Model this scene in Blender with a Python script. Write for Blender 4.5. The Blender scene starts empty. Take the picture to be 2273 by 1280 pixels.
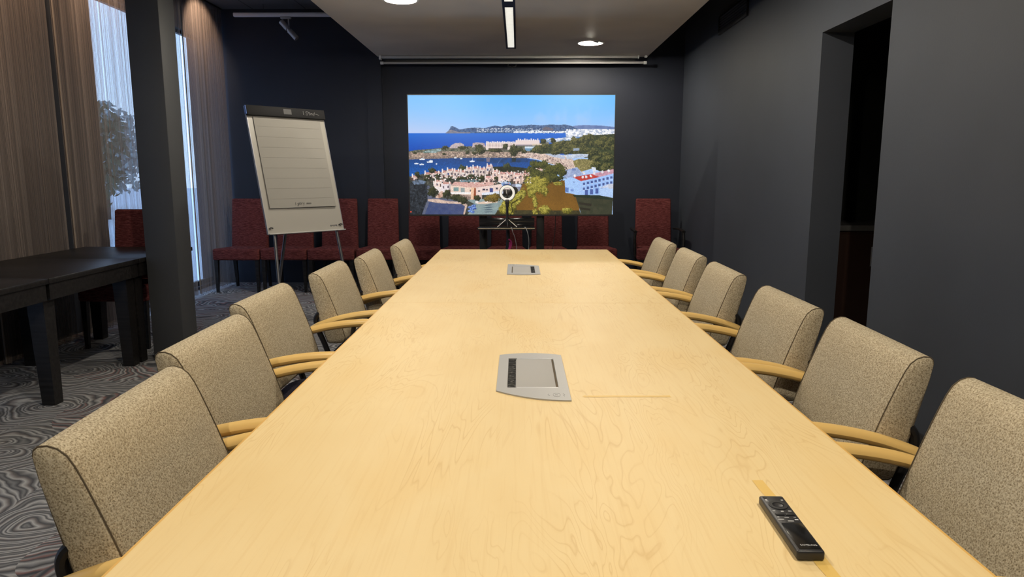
import bpy, bmesh, math, random
import numpy as np
from mathutils import Vector, Matrix
random.seed(7)
S = bpy.context.scene
COL = S.collection
R = math.radians
PI = math.pi

# ------------------------------------------------------------------ camera, world, exposure
cd = bpy.data.cameras.new('camera'); cam = bpy.data.objects.new('camera', cd); COL.objects.link(cam)
cd.sensor_width = 36.0; cd.lens = 1559.0 / 2273.0 * 36.0
cd.clip_start = 0.02; cd.clip_end = 200
cam.location = (0, 0, 1.273)
cam.rotation_euler = (R(90 - 9.19), 0, R(0.49))
S.camera = cam
S.view_settings.view_transform = 'Standard'; S.view_settings.look = 'None'
S.view_settings.exposure = 0.0; S.view_settings.gamma = 1.0; S.view_settings.use_curve_mapping = False
S.cycles.use_denoising = True
S.cycles.max_bounces = 8; S.cycles.transparent_max_bounces = 16
S.cycles.sample_clamp_indirect = 6.0

W = bpy.data.worlds.new('overcast_sky'); S.world = W; W.use_nodes = True
wn = W.node_tree.nodes; wl = W.node_tree.links
bg = wn['Background']; bg.inputs['Strength'].default_value = 2.7
tc = wn.new('ShaderNodeTexCoord'); sx = wn.new('ShaderNodeSeparateXYZ'); rp = wn.new('ShaderNodeValToRGB')
wl.new(tc.outputs['Generated'], sx.inputs[0]); wl.new(sx.outputs['Z'], rp.inputs[0]); wl.new(rp.outputs[0], bg.inputs[0])
rp.color_ramp.elements[0].position = 0.0; rp.color_ramp.elements[0].color = (.54, .71, 1.0, 1)
rp.color_ramp.elements[1].position = 0.6; rp.color_ramp.elements[1].color = (.42, .60, 1.0, 1)

DOWN_W = 77.0        # each ceiling downlight
WASH_W = 44.0        # each curtain wash spot

# ------------------------------------------------------------------ helpers
def lin(r, g, b):
    f = lambda c: (c / 255 / 12.92) if c / 255 <= .04045 else ((c / 255 + .055) / 1.055) ** 2.4
    return (f(r), f(g), f(b), 1.0)

def mat(name, color=(.5, .5, .5, 1), rough=.6, metal=0.0, spec=.5, emit=None, es=1.0):
    m = bpy.data.materials.new(name); m.use_nodes = True
    b = m.node_tree.nodes['Principled BSDF']
    b.inputs['Base Color'].default_value = color; b.inputs['Roughness'].default_value = rough
    b.inputs['Metallic'].default_value = metal; b.inputs['Specular IOR Level'].default_value = spec
    if emit:
        b.inputs['Emission Color'].default_value = emit; b.inputs['Emission Strength'].default_value = es
    return m

class N:
    """small node-graph helper"""
    def __init__(s, m): s.t = m.node_tree; s.b = s.t.nodes.get('Principled BSDF')
    def n(s, typ, ins=None, **kw):
        d = s.t.nodes.new('ShaderNode' + typ)
        for k, v in kw.items(): setattr(d, k, v)
        for k, v in (ins or {}).items(): s.put(d.inputs[k], v)
        return d
    def put(s, sock, v):
        if hasattr(v, 'node'): s.t.links.new(v, sock)
        else: sock.default_value = v
    def math(s, op, a, b=None):
        d = s.n('Math', operation=op); s.put(d.inputs[0], a)
        if b is not None: s.put(d.inputs[1], b)
        return d.outputs[0]
    def ramp(s, f, stops, interp='LINEAR'):
        d = s.n('ValToRGB'); cr = d.color_ramp; cr.interpolation = interp
        while len(cr.elements) < len(stops): cr.elements.new(.5)
        for e, (p, c) in zip(cr.elements, stops): e.position = p; e.color = c
        s.put(d.inputs[0], f); return d.outputs[0]
    def coord(s, scale=(1, 1, 1), kind='Object'):
        t = s.n('TexCoord'); mp = s.n('Mapping'); s.t.links.new(t.outputs[kind], mp.inputs[0])
        mp.inputs['Scale'].default_value = scale; return mp.outputs[0]
    def noise(s, vec, scale, detail=2, rough=.5, dist=0.0):
        d = s.n('TexNoise', {'Vector': vec, 'Scale': scale, 'Detail': detail, 'Roughness': rough, 'Distortion': dist}); return d
    def mix(s, f, a, b, mode='MIX'):
        d = s.n('Mix', data_type='RGBA', blend_type=mode); s.put(d.inputs[0], f); s.put(d.inputs[6], a); s.put(d.inputs[7], b); return d.outputs[2]
    def bump(s, h, strength=.3, dist=.002):
        d = s.n('Bump', {'Height': h, 'Strength': strength, 'Distance': dist}); s.put(s.b.inputs['Normal'], d.outputs[0])

def link(name, me, m=None, parent=None, loc=None):
    o = bpy.data.objects.new(name, me); COL.objects.link(o)
    if m is not None and me is not None: me.materials.append(m)
    if parent is not None: o.parent = parent
    if loc is not None: o.location = loc
    return o

def mesh(name, V, F, m, parent=None, smooth=False, sharp=None):
    me = bpy.data.meshes.new(name); me.from_pydata([tuple(v) for v in V], [], F)
    bm = bmesh.new(); bm.from_mesh(me); bmesh.ops.recalc_face_normals(bm, faces=bm.faces); bm.to_mesh(me); bm.free()
    if smooth:
        me.polygons.foreach_set('use_smooth', [True] * len(me.polygons))
        if sharp: me.set_sharp_from_angle(angle=R(sharp))
    me.update(); return link(name, me, m, parent)

class MB:
    """collects shapes into one mesh"""
    def __init__(s): s.V = []; s.F = []
    def add(s, V, F):
        k = len(s.V); s.V += [tuple(v) for v in V]; s.F += [[i + k for i in f] for f in F]; return s
    def box(s, x0, x1, y0, y1, z0, z1, bev=0.0, seg=2, M=None):
        bm = bmesh.new(); bmesh.ops.create_cube(bm, size=1)
        for v in bm.verts: v.co = Vector(((x0 + x1) / 2 + v.co.x * (x1 - x0), (y0 + y1) / 2 + v.co.y * (y1 - y0), (z0 + z1) / 2 + v.co.z * (z1 - z0)))
        if bev: bmesh.ops.bevel(bm, geom=bm.edges[:] + bm.verts[:], offset=bev, segments=seg, profile=.5, affect='EDGES')
        if M: bm.transform(M)
        bm.verts.index_update()
        s.add([v.co.copy() for v in bm.verts], [[v.index for v in f.verts] for f in bm.faces]); bm.free(); return s
    def hexa(s, bot, top):
        """8 corners, bottom ring then top ring"""
        return s.add(list(bot) + list(top), [[3, 2, 1, 0], [4, 5, 6, 7]] + [[i, (i + 1) % 4, 4 + (i + 1) % 4, 4 + i] for i in range(4)])
    def tube(s, P, rx, ry=None, seg=10, cap=True, closed=False, side=None):
        """sweep an ellipse; side = fixed sideways vector for flat sections"""
        P = [Vector(p) for p in P]; n = len(P); V = []; F = []; ry = ry or rx; prev = None
        for i, p in enumerate(P):
            a = P[i - 1] if (i > 0 or closed) else P[0]; b = P[(i + 1) % n] if (i < n - 1 or closed) else P[-1]
            t = (b - a).normalized()
            if side is not None: u = Vector(side)
            elif prev is None: u = t.orthogonal().normalized()
            else: u = prev
            u = (u - t * u.dot(t)).normalized(); prev = u; w = t.cross(u)
            r1 = rx[i] if isinstance(rx, (list, tuple)) else rx; r2 = ry[i] if isinstance(ry, (list, tuple)) else ry
            for k in range(seg):
                q = 2 * PI * k / seg; V.append(p + u * r1 * math.cos(q) + w * r2 * math.sin(q))
        m = n if closed else n - 1
        for i in range(m):
            for k in range(seg):
                a = i * seg; b = ((i + 1) % n) * seg
                F.append([a + k, a + (k + 1) % seg, b + (k + 1) % seg, b + k])
        if cap and not closed: F += [list(range(seg))[::-1], [(n - 1) * seg + k for k in range(seg)]]
        return s.add(V, F)
    def lathe(s, prof, c=(0, 0, 0), seg=24, M=None):
        V = []; F = []; n = len(prof)
        for k in range(seg):
            a = 2 * PI * k / seg
            for r, z in prof:
                v = Vector((r * math.cos(a), r * math.sin(a), z)); v = (M @ v) if M else v
                V.append(v + Vector(c))
        for k in range(seg):
            for i in range(n - 1):
                a = k * n + i; b = ((k + 1) % seg) * n + i; F.append([a, b, b + 1, a + 1])
        return s.add(V, F)
    def prism(s, poly, z0, z1):
        n = len(poly); V = [(x, y, z0) for x, y in poly] + [(x, y, z1) for x, y in poly]
        return s.add(V, [list(range(n))[::-1], list(range(n, 2 * n))] + [[i, (i + 1) % n, n + (i + 1) % n, n + i] for i in range(n)])
    def xf(s, M): s.V = [tuple(M @ Vector(v)) for v in s.V]; return s
    def build(s, name, m, parent=None, smooth=True, sharp=35): return mesh(name, s.V, s.F, m, parent, smooth, sharp)

def smoothpath(P, n=6):
    P = [Vector(p) for p in P]; out = []
    for i in range(len(P) - 1):
        p0 = P[max(i - 1, 0)]; p1 = P[i]; p2 = P[i + 1]; p3 = P[min(i + 2, len(P) - 1)]
        for k in range(n):
            t = k / n
            out.append(.5 * ((2 * p1) + (p2 - p0) * t + (2 * p0 - 5 * p1 + 4 * p2 - p3) * t * t + (3 * p1 - p0 - 3 * p2 + p3) * t ** 3))
    return out + [P[-1]]

def tag(o, label=None, cat=None, group=None, kind=None):
    if label: o['label'] = label
    if cat: o['category'] = cat
    if group: o['group'] = group
    if kind: o['kind'] = kind
    return o
def thing(name, loc=(0, 0, 0), rz=0.0, label=None, cat=None, group=None):
    o = link(name, None, None, None, loc); o.rotation_euler = (0, 0, rz); o.empty_display_size = .1
    return tag(o, label, cat, group)
KIDS = {}
def copy_tree(o, parent=None):
    c = o.copy(); COL.objects.link(c)
    if parent: c.parent = parent
    for ch in list(o.children): copy_tree(ch, c)
    return c
def struct(o): o['kind'] = 'structure'; return o
def text_mesh(name, body, size, m, parent, M, ext=.0004):
    cu = bpy.data.curves.new(name, 'FONT'); cu.body = body; cu.size = size; cu.extrude = ext; cu.align_x = 'CENTER'; cu.align_y = 'CENTER'
    to = bpy.data.objects.new(name, cu); COL.objects.link(to); bpy.context.view_layer.update()
    me = bpy.data.meshes.new_from_object(to); bpy.data.objects.remove(to); me.transform(M); me.materials.clear()
    return link(name, me, m, parent)

# ------------------------------------------------------------------ materials
def mk_wall(name, col, bump=.12):
    m = mat(name, col, .62, spec=.35); g = N(m); v = g.coord()
    n = g.noise(v, 90, 3); n2 = g.noise(v, 1.3, 2)
    c = g.ramp(n2.outputs[0], [(.3, tuple(x * .9 for x in col[:3]) + (1,)), (.7, tuple(x * 1.08 for x in col[:3]) + (1,))])
    g.put(g.b.inputs['Base Color'], c); g.bump(n.outputs[0], bump, .003); return m
M_wall = mk_wall('charcoal_paint', (.043, .049, .062, 1))
M_navy = mk_wall('dark_navy_paint', (.017, .021, .034, 1))
M_pillar = mk_wall('pillar_grey_paint', (.047, .049, .053, 1))
M_raft = mk_wall('beige_ceiling_paint', (.88, .79, .65, 1), .03)
M_black = mat('black_metal', (.012, .012, .013, 1), .45)
M_frame = mat('dark_steel', (.022, .021, .022, 1), .38, .4)
M_plastic = mat('black_plastic', (.016, .016, .017, 1), .35)
M_alu = mat('grey_aluminium', (.36, .36, .39, 1), .45, .5)
M_chrome = mat('chrome', (.75, .75, .76, 1), .2, 1.0)
M_white = mat('white_plastic', (.72, .72, .71, 1), .45)
M_offw = mat('grey_white_enamel', (.50, .49, .47, 1), .5)

def mk_maple():
    m = mat('maple_veneer', (.8, .55, .25, 1), .52, spec=.3); g = N(m)
    v = g.coord((1, 1, 1)); vs = g.coord((3.4, .55, 1)); vf = g.coord((160, 5, 1)); vb = g.coord((5, 2.2, 1))
    n = g.noise(vs, 2.2, 3, .5, .6)
    rings = g.math('FRACT', g.math('MULTIPLY', n.outputs[0], 26.0))
    line = g.ramp(rings, [(0, (1, 1, 1, 1)), (.06, (.25, .25, .25, 1)), (.2, (0, 0, 0, 1)), (.85, (0, 0, 0, 1)), (1, (1, 1, 1, 1))])
    fib = g.noise(vf, 1.0, 2); blot = g.noise(vb, 1.1, 2); pick = g.noise(g.coord((7, 3, 1)), 1.0, 1)
    base = g.ramp(blot.outputs[0], [(.3, lin(230, 202, 146)), (.5, lin(234, 208, 154)), (.7, lin(232, 203, 145))])
    lm = g.math('MULTIPLY', line, g.ramp(pick.outputs[0], [(.42, (0, 0, 0, 1)), (.62, (.34, .34, .34, 1))]))
    c = g.mix(lm, base, lin(196, 152, 84))
    c = g.mix(g.math('MULTIPLY', g.ramp(fib.outputs[0], [(.5, (0, 0, 0, 1)), (.75, (1, 1, 1, 1))]), .16), c, lin(208, 166, 98))
    g.put(g.b.inputs['Base Color'], c); g.bump(fib.outputs[0], .02, .001)
    return m
M_maple = mk_maple()
M_arm = mat('beech_arm', lin(228, 190, 116), .38)
M_edge = mat('maple_edge_band', lin(222, 176, 96), .4)

def mk_tweed(name, a, b, c, scale=330.0, bump=.5):
    m = mat(name, b, .92, spec=.15); g = N(m); v = g.coord()
    n = g.noise(v, scale, 2, .7); vo = g.n('TexVoronoi', {'Vector': v, 'Scale': scale * .8}); big = g.noise(v, 7, 2)
    f = g.math('ADD', g.math('MULTIPLY', n.outputs[0], .8), g.math('MULTIPLY', vo.outputs['Distance'], .3))
    col = g.ramp(f, [(.36, a), (.52, b), (.68, c)])
    col = g.mix(g.math('MULTIPLY', big.outputs[0], .22), col, a)
    g.put(g.b.inputs['Base Color'], col); g.bump(f, bump, .002); return m
M_tweed = mk_tweed('beige_tweed', (.20, .155, .095, 1), (.43, .36, .245, 1), (.62, .54, .39, 1))
M_pipe = mat('dark_piping', (.10, .075, .045, 1), .9)
M_seat = mk_tweed('aubergine_seat_fabric', (.018, .015, .020, 1), (.045, .038, .05, 1), (.08, .07, .085, 1))

def mk_red():
    m = mat('dark_red_weave', (.13, .02, .02, 1), .9, spec=.15); g = N(m)
    v = g.coord((30, 30, 260)); v2 = g.coord((1, 1, 1)); n = g.noise(v, 1.0, 3, .6); n2 = g.noise(v2, 260, 2)
    f = g.math('ADD', g.math('MULTIPLY', n.outputs[0], .75), g.math('MULTIPLY', n2.outputs[0], .25))
    c = g.ramp(f, [(.36, (.050, .012, .012, 1)), (.5, (.118, .028, .028, 1)), (.66, (.23, .075, .07, 1))])
    g.put(g.b.inputs['Base Color'], c); g.bump(f, .4, .003); return m
M_red = mk_red()

def mk_carpet():
    m = mat('swirl_carpet', (.2, .2, .2, 1), .95, spec=.1); g = N(m); v = g.coord()
    w = g.noise(v, 1.7, 2, .5); off = g.n('VectorMath', operation='SUBTRACT'); g.put(off.inputs[0], w.outputs['Color']); off.inputs[1].default_value = (.5, .5, .5)
    sc = g.n('VectorMath', operation='SCALE'); g.put(sc.inputs[0], off.outputs[0]); sc.inputs['Scale'].default_value = .55
    ad = g.n('VectorMath', operation='ADD'); g.put(ad.inputs[0], v); g.put(ad.inputs[1], sc.outputs[0])
    st = g.n('Mapping', {'Vector': ad.outputs[0]}); st.inputs['Scale'].default_value = (1.0, 1.25, 0.0)
    vo = g.n('TexVoronoi', {'Vector': st.outputs[0], 'Scale': 1.5, 'Randomness': .95}); vo.voronoi_dimensions = '2D'
    sep = g.n('SeparateColor'); g.put(sep.inputs[0], vo.outputs['Color'])
    wob = g.noise(v, 6, 2)
    d = g.math('ADD', g.math('MULTIPLY', vo.outputs['Distance'], 6.2), g.math('MULTIPLY', wob.outputs[0], .9))
    d = g.math('ADD', d, g.math('MULTIPLY', sep.outputs[0], 5.0))
    fr = g.math('FRACT', d)
    dk = (.085, .088, .096, 1); md = (.24, .24, .245, 1); lt = (.50, .495, .49, 1); br = (.19, .17, .165, 1); rd = (.30, .17, .16, 1)
    c1 = g.ramp(fr, [(0, dk), (.10, lt), (.20, dk), (.32, md), (.42, dk), (.52, lt), (.66, br), (.74, dk), (.84, md), (.93, lt), (1, dk)])
    c2 = g.ramp(fr, [(0, dk), (.12, md), (.2, rd), (.3, dk), (.42, lt), (.55, md), (.64, dk), (.78, lt), (.86, rd), (.94, dk), (1, dk)])
    c = g.mix(g.math('GREATER_THAN', g.noise(v, .9, 1).outputs[0], .5), c1, c2)
    fib = g.noise(v, 420, 2); c = g.mix(g.math('MULTIPLY', fib.outputs[0], .35), c, (.05, .05, .055, 1))
    g.put(g.b.inputs['Base Color'], c); g.bump(fib.outputs[0], .6, .004); return m
M_carpet = mk_carpet()

def mk_strings():
    m = bpy.data.materials.new('string_curtain_threads'); m.use_nodes = True; g = N(m); t = g.t
    v1 = g.coord((0.2, 16, .05)); v2 = g.coord((.2, 310, .10)); v3 = g.coord((.2, 120, .12))
    a = g.noise(v1, 1, 2).outputs[0]; b = g.noise(v2, 1, 2, .6).outputs[0]; c = g.noise(v3, 1, 2).outputs[0]
    f = g.math('ADD', g.math('MULTIPLY', a, .35), g.math('ADD', g.math('MULTIPLY', b, .35), g.math('MULTIPLY', c, .3)))
    col = g.ramp(f, [(.36, (.10, .080, .070, 1)), (.52, (.20, .163, .145, 1)), (.70, (.36, .305, .275, 1))])
    g.put(g.b.inputs['Base Color'], col); g.b.inputs['Roughness'].default_value = .8; g.b.inputs['Specular IOR Level'].default_value = .2
    tl = g.n('BsdfTranslucent'); g.put(tl.inputs[0], col)
    mx = g.n('MixShader'); mx.inputs[0].default_value = .25; t.links.new(g.b.outputs[0], mx.inputs[1]); t.links.new(tl.outputs[0], mx.inputs[2])
    al = g.ramp(g.math('ADD', g.math('MULTIPLY', b, .85), g.math('MULTIPLY', a, .15)), [(.38, (.26, .26, .26, 1)), (.60, (.94, .94, .94, 1))])
    tr = g.n('BsdfTransparent'); m2 = g.n('MixShader'); g.put(m2.inputs[0], al)
    t.links.new(tr.outputs[0], m2.inputs[1]); t.links.new(mx.outputs[0], m2.inputs[2])
    t.links.new(m2.outputs[0], t.nodes['Material Output'].inputs[0]); return m
M_strings = mk_strings()

def mk_glass():
    m = bpy.data.materials.new('window_glass'); m.use_nodes = True; g = N(m); t = g.t
    tr = g.n('BsdfTransparent'); tr.inputs[0].default_value = (.92, .96, .97, 1); gl = g.n('BsdfGlossy'); gl.inputs['Roughness'].default_value = .02
    mx = g.n('MixShader'); mx.inputs[0].default_value = .06
    t.links.new(tr.outputs[0], mx.inputs[1]); t.links.new(gl.outputs[0], mx.inputs[2]); t.links.new(mx.outputs[0], t.nodes['Material Output'].inputs[0]); return m
M_glass = mk_glass()

def mk_tiles():
    m = mat('dark_ceiling_tiles', (.035, .036, .038, 1), .9); g = N(m)
    b = g.n('TexBrick', {'Vector': g.coord(), 'Scale': 1.0, 'Mortar Size': .006, 'Brick Width': .6, 'Row Height': 1.2, 'Color1': (.085, .087, .092, 1), 'Color2': (.078, .080, .085, 1), 'Mortar': (.012, .012, .012, 1)}); b.offset = 0.0
    g.put(g.b.inputs['Base Color'], b.outputs[0]); return m
M_tiles = mk_tiles()

def mk_darkwood():
    m = mat('black_oak', (.012, .011, .0105, 1), .38, spec=.35); g = N(m); n = g.noise(g.coord((3, 60, 60)), 1.0, 3)
    g.put(g.b.inputs['Base Color'], g.ramp(n.outputs[0], [(.35, (.006, .0055, .0055, 1)), (.7, (.018, .016, .0155, 1))])); g.bump(n.outputs[0], .25, .002); return m
M_dwood = mk_darkwood()

# ------------------------------------------------------------------ room shell
XL, XR, YN, YB, ZH = -3.58, 1.90, -1.4, 8.36, 3.12
RZ = 2.60
def slab(name, m, *b): return struct(MB().box(*b).build(name, m, None, False))
slab('floor', M_carpet, XL - .3, XR + 2.4, YN - .2, YB + .2, -.12, 0)
slab('ceiling', M_tiles, XL - .3, XR + 2.4, YN - .2, YB + .2, ZH, ZH + .1)
slab('wall_back', M_navy, -1.565, XR + .1, YB, YB + .15, 0, ZH)
slab('wall_back_left', M_navy, XL - .2, -1.565, YB - .05, YB + .15, 0, ZH)
slab('trim_1', M_navy, -1.738, -1.566, YB - .062, YB - .05, 0, ZH)
slab('wall_front', M_wall, XL - .2, XR + .2, YN - .15, YN, 0, ZH)
# right wall with the open doorway
DY0, DY1, DZ, WT = 3.765, 4.60, 2.15, .20
w = MB()
w.box(XR, XR + WT, YN, DY0, 0, ZH); w.box(XR, XR + WT, DY1, YB, 0, ZH); w.box(XR, XR + WT, DY0, DY1, DZ, ZH)
struct(w.build('wall_right', M_wall, None, False))
slab('baseboard_right', M_black, XR - .012, XR, YN, DY0, 0, .07)
slab('baseboard_right.001', M_black, XR - .012, XR, DY1, YB, 0, .07)
slab('baseboard_back', M_black, -1.56, XR - .012, YB - .012, YB, 0, .07)
# side room beyond the doorway
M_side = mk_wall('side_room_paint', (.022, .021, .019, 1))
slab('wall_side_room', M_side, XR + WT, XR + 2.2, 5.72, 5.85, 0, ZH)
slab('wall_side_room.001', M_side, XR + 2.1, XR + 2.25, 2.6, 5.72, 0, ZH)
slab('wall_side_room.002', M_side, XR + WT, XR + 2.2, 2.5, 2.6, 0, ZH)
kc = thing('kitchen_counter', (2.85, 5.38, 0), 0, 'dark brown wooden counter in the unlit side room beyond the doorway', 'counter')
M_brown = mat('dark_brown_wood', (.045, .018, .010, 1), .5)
MB().box(-.74, .74, -.28, .32, .08, .87).build('body', M_brown, kc, False)
for i in range(3):
    d = MB().box(-.72 + i * .485, -.25 + i * .485, -.30, -.281, .10, .85, .004).build('door', M_brown, kc)
    MB().tube([(-.30 + i * .485, -.318, .62), (-.30 + i * .485, -.318, .76)], .006).build('handle', M_alu, d)
MB().box(-.745, .745, -.31, .33, .875, .915, .004).build('worktop', mat('grey_worktop', (.13, .125, .12, 1), .4), kc)
MB().box(-.70, .70, .30, .32, .0, .08).build('plinth', M_black, kc, False)

# left wall with two full-height windows
WINS = [(1.2, 3.7), (6.12, 8.27)]
w = MB(); y = YN
for a, b in WINS:
    w.box(XL - .1, XL, y, a, 0, ZH); w.box(XL - .1, XL, a, b, 2.80, ZH); w.box(XL - .1, XL, a, b, -.02, .03); y = b
w.box(XL - .1, XL, y, YB, 0, ZH)
struct(w.build('wall_left', M_wall, None, False))
for k, (a, b) in enumerate(WINS):
    fr = MB(); t = .035; x0, x1 = XL - .09, XL - .05
    fr.box(x0, x1, a, a + t, .03, 2.80); fr.box(x0, x1, b - t, b, .03, 2.80); fr.box(x0, x1, a + t, b - t, .03, .08); fr.box(x0, x1, a + t, b - t, 2.765, 2.80)
    wo = struct(fr.build('window_%d' % (k + 1), M_black, None, False))
    MB().box(XL - .073, XL - .067, a + t, b - t, .08, 2.765).build('pane', M_glass, wo, False)

# square pillar
pl_ = MB().box(-2.525, -2.31, 4.715, 4.93, 0, ZH, .006).build('pillar', M_pillar); struct(pl_)

# floating beige ceiling raft with openings for the lights
RX0, RX1, RY0, RY1, RT = -1.60, 1.47, -1.2, YB - .015, .14
DL = [(-.904, 5.665), (.737, 7.472), (.737, 4.05), (-.904, 2.25), (.737, .65), (-.904, -.75)]
SL = (-.128, -.024, 1.0, 7.79)   # linear slot
HS = .16
xs = sorted({RX0, RX1, SL[0], SL[1]} | {x + s * HS for x, _ in DL for s in (-1, 1)})
ys = sorted({RY0, RY1, SL[2], SL[3]} | {y + s * HS for _, y in DL for s in (-1, 1)})
rb = MB()
for i in range(len(xs) - 1):
    for j in range(len(ys) - 1):
        cx, cy = (xs[i] + xs[i + 1]) / 2, (ys[j] + ys[j + 1]) / 2
        if SL[0] < cx < SL[1] and SL[2] < cy < SL[3]: continue
        hit = [d for d in DL if abs(d[0] - cx) < HS and abs(d[1] - cy) < HS]
        if hit:
            if abs(xs[i + 1] - xs[i] - 2 * HS) > 1e-6 or abs(ys[j + 1] - ys[j] - 2 * HS) > 1e-6: continue
            dx, dy = hit[0]; n = 32; V = []
            for k in range(n):
                a = 2 * PI * k / n; c, s_ = math.cos(a), math.sin(a); q = HS / max(abs(c), abs(s_))
                V += [(dx + c * q, dy + s_ * q, RZ), (dx + .122 * c, dy + .122 * s_, RZ)]
            rb.add(V, [[2 * k, 2 * ((k + 1) % n), 2 * ((k + 1) % n) + 1, 2 * k + 1] for k in range(n)])
        else:
            rb.add([(xs[i], ys[j], RZ), (xs[i + 1], ys[j], RZ), (xs[i + 1], ys[j + 1], RZ), (xs[i], ys[j + 1], RZ)], [[0, 1, 2, 3]])
rb.add([(RX0, RY0, RZ), (RX1, RY0, RZ), (RX1, RY1, RZ), (RX0, RY1, RZ), (RX0, RY0, RZ + RT), (RX1, RY0, RZ + RT), (RX1, RY1, RZ + RT), (RX0, RY1, RZ + RT)],
       [[4, 5, 6, 7], [0, 1, 5, 4], [1, 2, 6, 5], [2, 3, 7, 6], [3, 0, 4, 7]])
raft = struct(rb.build('ceiling_raft', M_raft, None, False))

# ------------------------------------------------------------------ ceiling lights
M_can = mat('white_reflector', (.8, .78, .72, 1), .35)
M_lens = mat('lit_lamp_lens', (.9, .85, .7, 1), .4, emit=(1, .88, .68, 1), es=2.5)
M_gimb = mat('grey_gimbal', (.05, .05, .05, 1), .5)
def downlight(x, y, label, group):
    t = thing('ceiling_downlight', (x, y, RZ), 0, label, 'ceiling light', group)
    MB().lathe([(.138, -.001), (.137, -.006), (.124, -.006), (.120, 0), (.120, .08), (0, .08)], seg=40).build('housing', M_can, t, True, 50)
    Mt = Matrix.Rotation(R(18), 4, 'Y') @ Matrix.Rotation(R(12), 4, 'X')
    gb = MB().lathe([(.048, -.004), (.078, -.008), (.084, 0), (.078, .03), (.05, .03), (.046, .0), (.048, -.004)], (0, 0, .028), 32, Mt).build('gimbal_ring', M_gimb, t, True, 50)
    MB().lathe([(0, .022), (.046, .022)], (0, 0, .028), 24, Mt).build('lamp_lens', M_lens, t)
    ld = bpy.data.lights.new('downlight_lamp', 'POINT'); ld.energy = DOWN_W; ld.color = (1, .91, .76); ld.shadow_soft_size = .027
    lo = bpy.data.objects.new('downlight_lamp', ld); COL.objects.link(lo); lo.parent = t; lo.location = (0, 0, .014)
    return t
LBL = ['round ceiling downlight left of the linear light, cut by the top of the picture',
       'round ceiling downlight right of the linear light, nearer the projection screen']
for k, (x, y) in enumerate(DL):
    downlight(x, y, LBL[k] if k < 2 else 'recessed round downlight in the beige ceiling above the near half of the table', 'downlights in the beige ceiling')

ll = thing('linear_light', (0, 0, RZ), 0, 'long narrow recessed ceiling light with navy frame and white louvre panels', 'ceiling light')
M_lnavy = mat('dark_navy_metal', (.020, .022, .045, 1), .5)
f = MB(); x0, x1, y0, y1 = SL
f.box(x0, x0 + .018, y0, y1, -.004, .07); f.box(x1 - .018, x1, y0, y1, -.004, .07); f.box(x0 + .018, x1 - .018, y1 - .03, y1, -.004, .07); f.box(x0 + .018, x1 - .018, y0, y0 + .03, -.004, .07)
f.box(x0, x1, y0, y1, .07, .075)
f.build('frame', M_lnavy, ll, False)
def mk_louvre():
    m = mat('white_louvre', (.75, .75, .72, 1), .5, emit=(1, .97, .88, 1), es=.55); return m
M_louv = mk_louvre()
segs = [(5.94, 7.755), (3.95, 5.76), (1.96, 3.77)]
for a, b in segs:
    d = MB(); d.box(x0 + .018, x1 - .018, a, b, .018, .022)
    k = a + .02
    while k < b: d.box(x0 + .019, x1 - .019, k, k + .004, .002, .018); k += .03
    d.build('louvre_panel', M_louv, ll, False)
for a, b in [(5.76, 5.94), (3.77, 3.95), (y0 + .03, 1.96)]: MB().box(x0 + .018, x1 - .018, a, b, .002, .02).build('blank_plate', M_lnavy, ll, False)

# track light at the back left
tr = thing('track_light', (-2.5, 8.08, 3.0), 0, 'grey ceiling track with one small tilted spotlight, back left corner', 'track light')
f = MB().box(-.63, 1.2, -.02, .02, -.012, .028, .003); f.box(-.63, 1.2, -.024, .024, .010, .016); f.build('track', mat('pale_grey_track', (.66, .66, .70, 1), .4), tr)
MB().tube([(-.30, 0, .028), (-.30, 0, .12)], .0025, seg=6).build('suspension_wire', M_frame, tr)
MB().tube([(.75, 0, .028), (.75, 0, .12)], .0025, seg=6).build('suspension_wire', M_frame, tr)
M_spotg = mat('spot_grey_metal', (.42, .42, .44, 1), .4, .2)
f = MB().box(-.115, .0, -.02, .02, -.035, -.013, .006); f.tube([(-.03, 0, -.03), (-.03, 0, -.145)], .008); f.build('adapter', M_spotg, tr)
Ms = Matrix.Translation((-.03, -.01, -.15)) @ Matrix.Rotation(R(-42), 4, 'Y')
f = MB()
f.tube([(0, 0, .118), (0, 0, .012)], .030, seg=20); f.tube([(0, 0, .012), (0, 0, -.012)], .021, seg=20); f.tube([(0, 0, -.012), (0, 0, -.128)], .030, seg=20)
f.xf(Ms).build('lamp_head', M_spotg, tr)

# curtain wash spots in the high ceiling
def wash(x, y, tx, ty, tz, label):
    t = thing('curtain_spotlight', (x, y, ZH), 0, label, 'ceiling light', 'spots washing the curtains')
    MB().lathe([(.06, 0), (.06, -.012), (.045, -.012), (.043, -.002), (0, -.002)], seg=24).build('housing', M_black, t, True, 40)
    ld = bpy.data.lights.new('spot_lamp', 'SPOT'); ld.energy = WASH_W; ld.color = (1, .72, .50); ld.spot_size = R(88); ld.spot_blend = .5; ld.shadow_soft_size = .03
    lo = bpy.data.objects.new('spot_lamp', ld); COL.objects.link(lo); lo.parent = t; lo.location = (0, 0, -.02)
    d = Vector((tx - x, ty - y, tz - ZH)); lo.rotation_euler = d.to_track_quat('-Z', 'Y').to_euler()
for y in (7.75, 5.95, 5.0, 4.15):
    wash(-2.98, y - .12, -3.42, y, 2.72, 'small round spotlight in the dark ceiling washing the string curtains')

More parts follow.
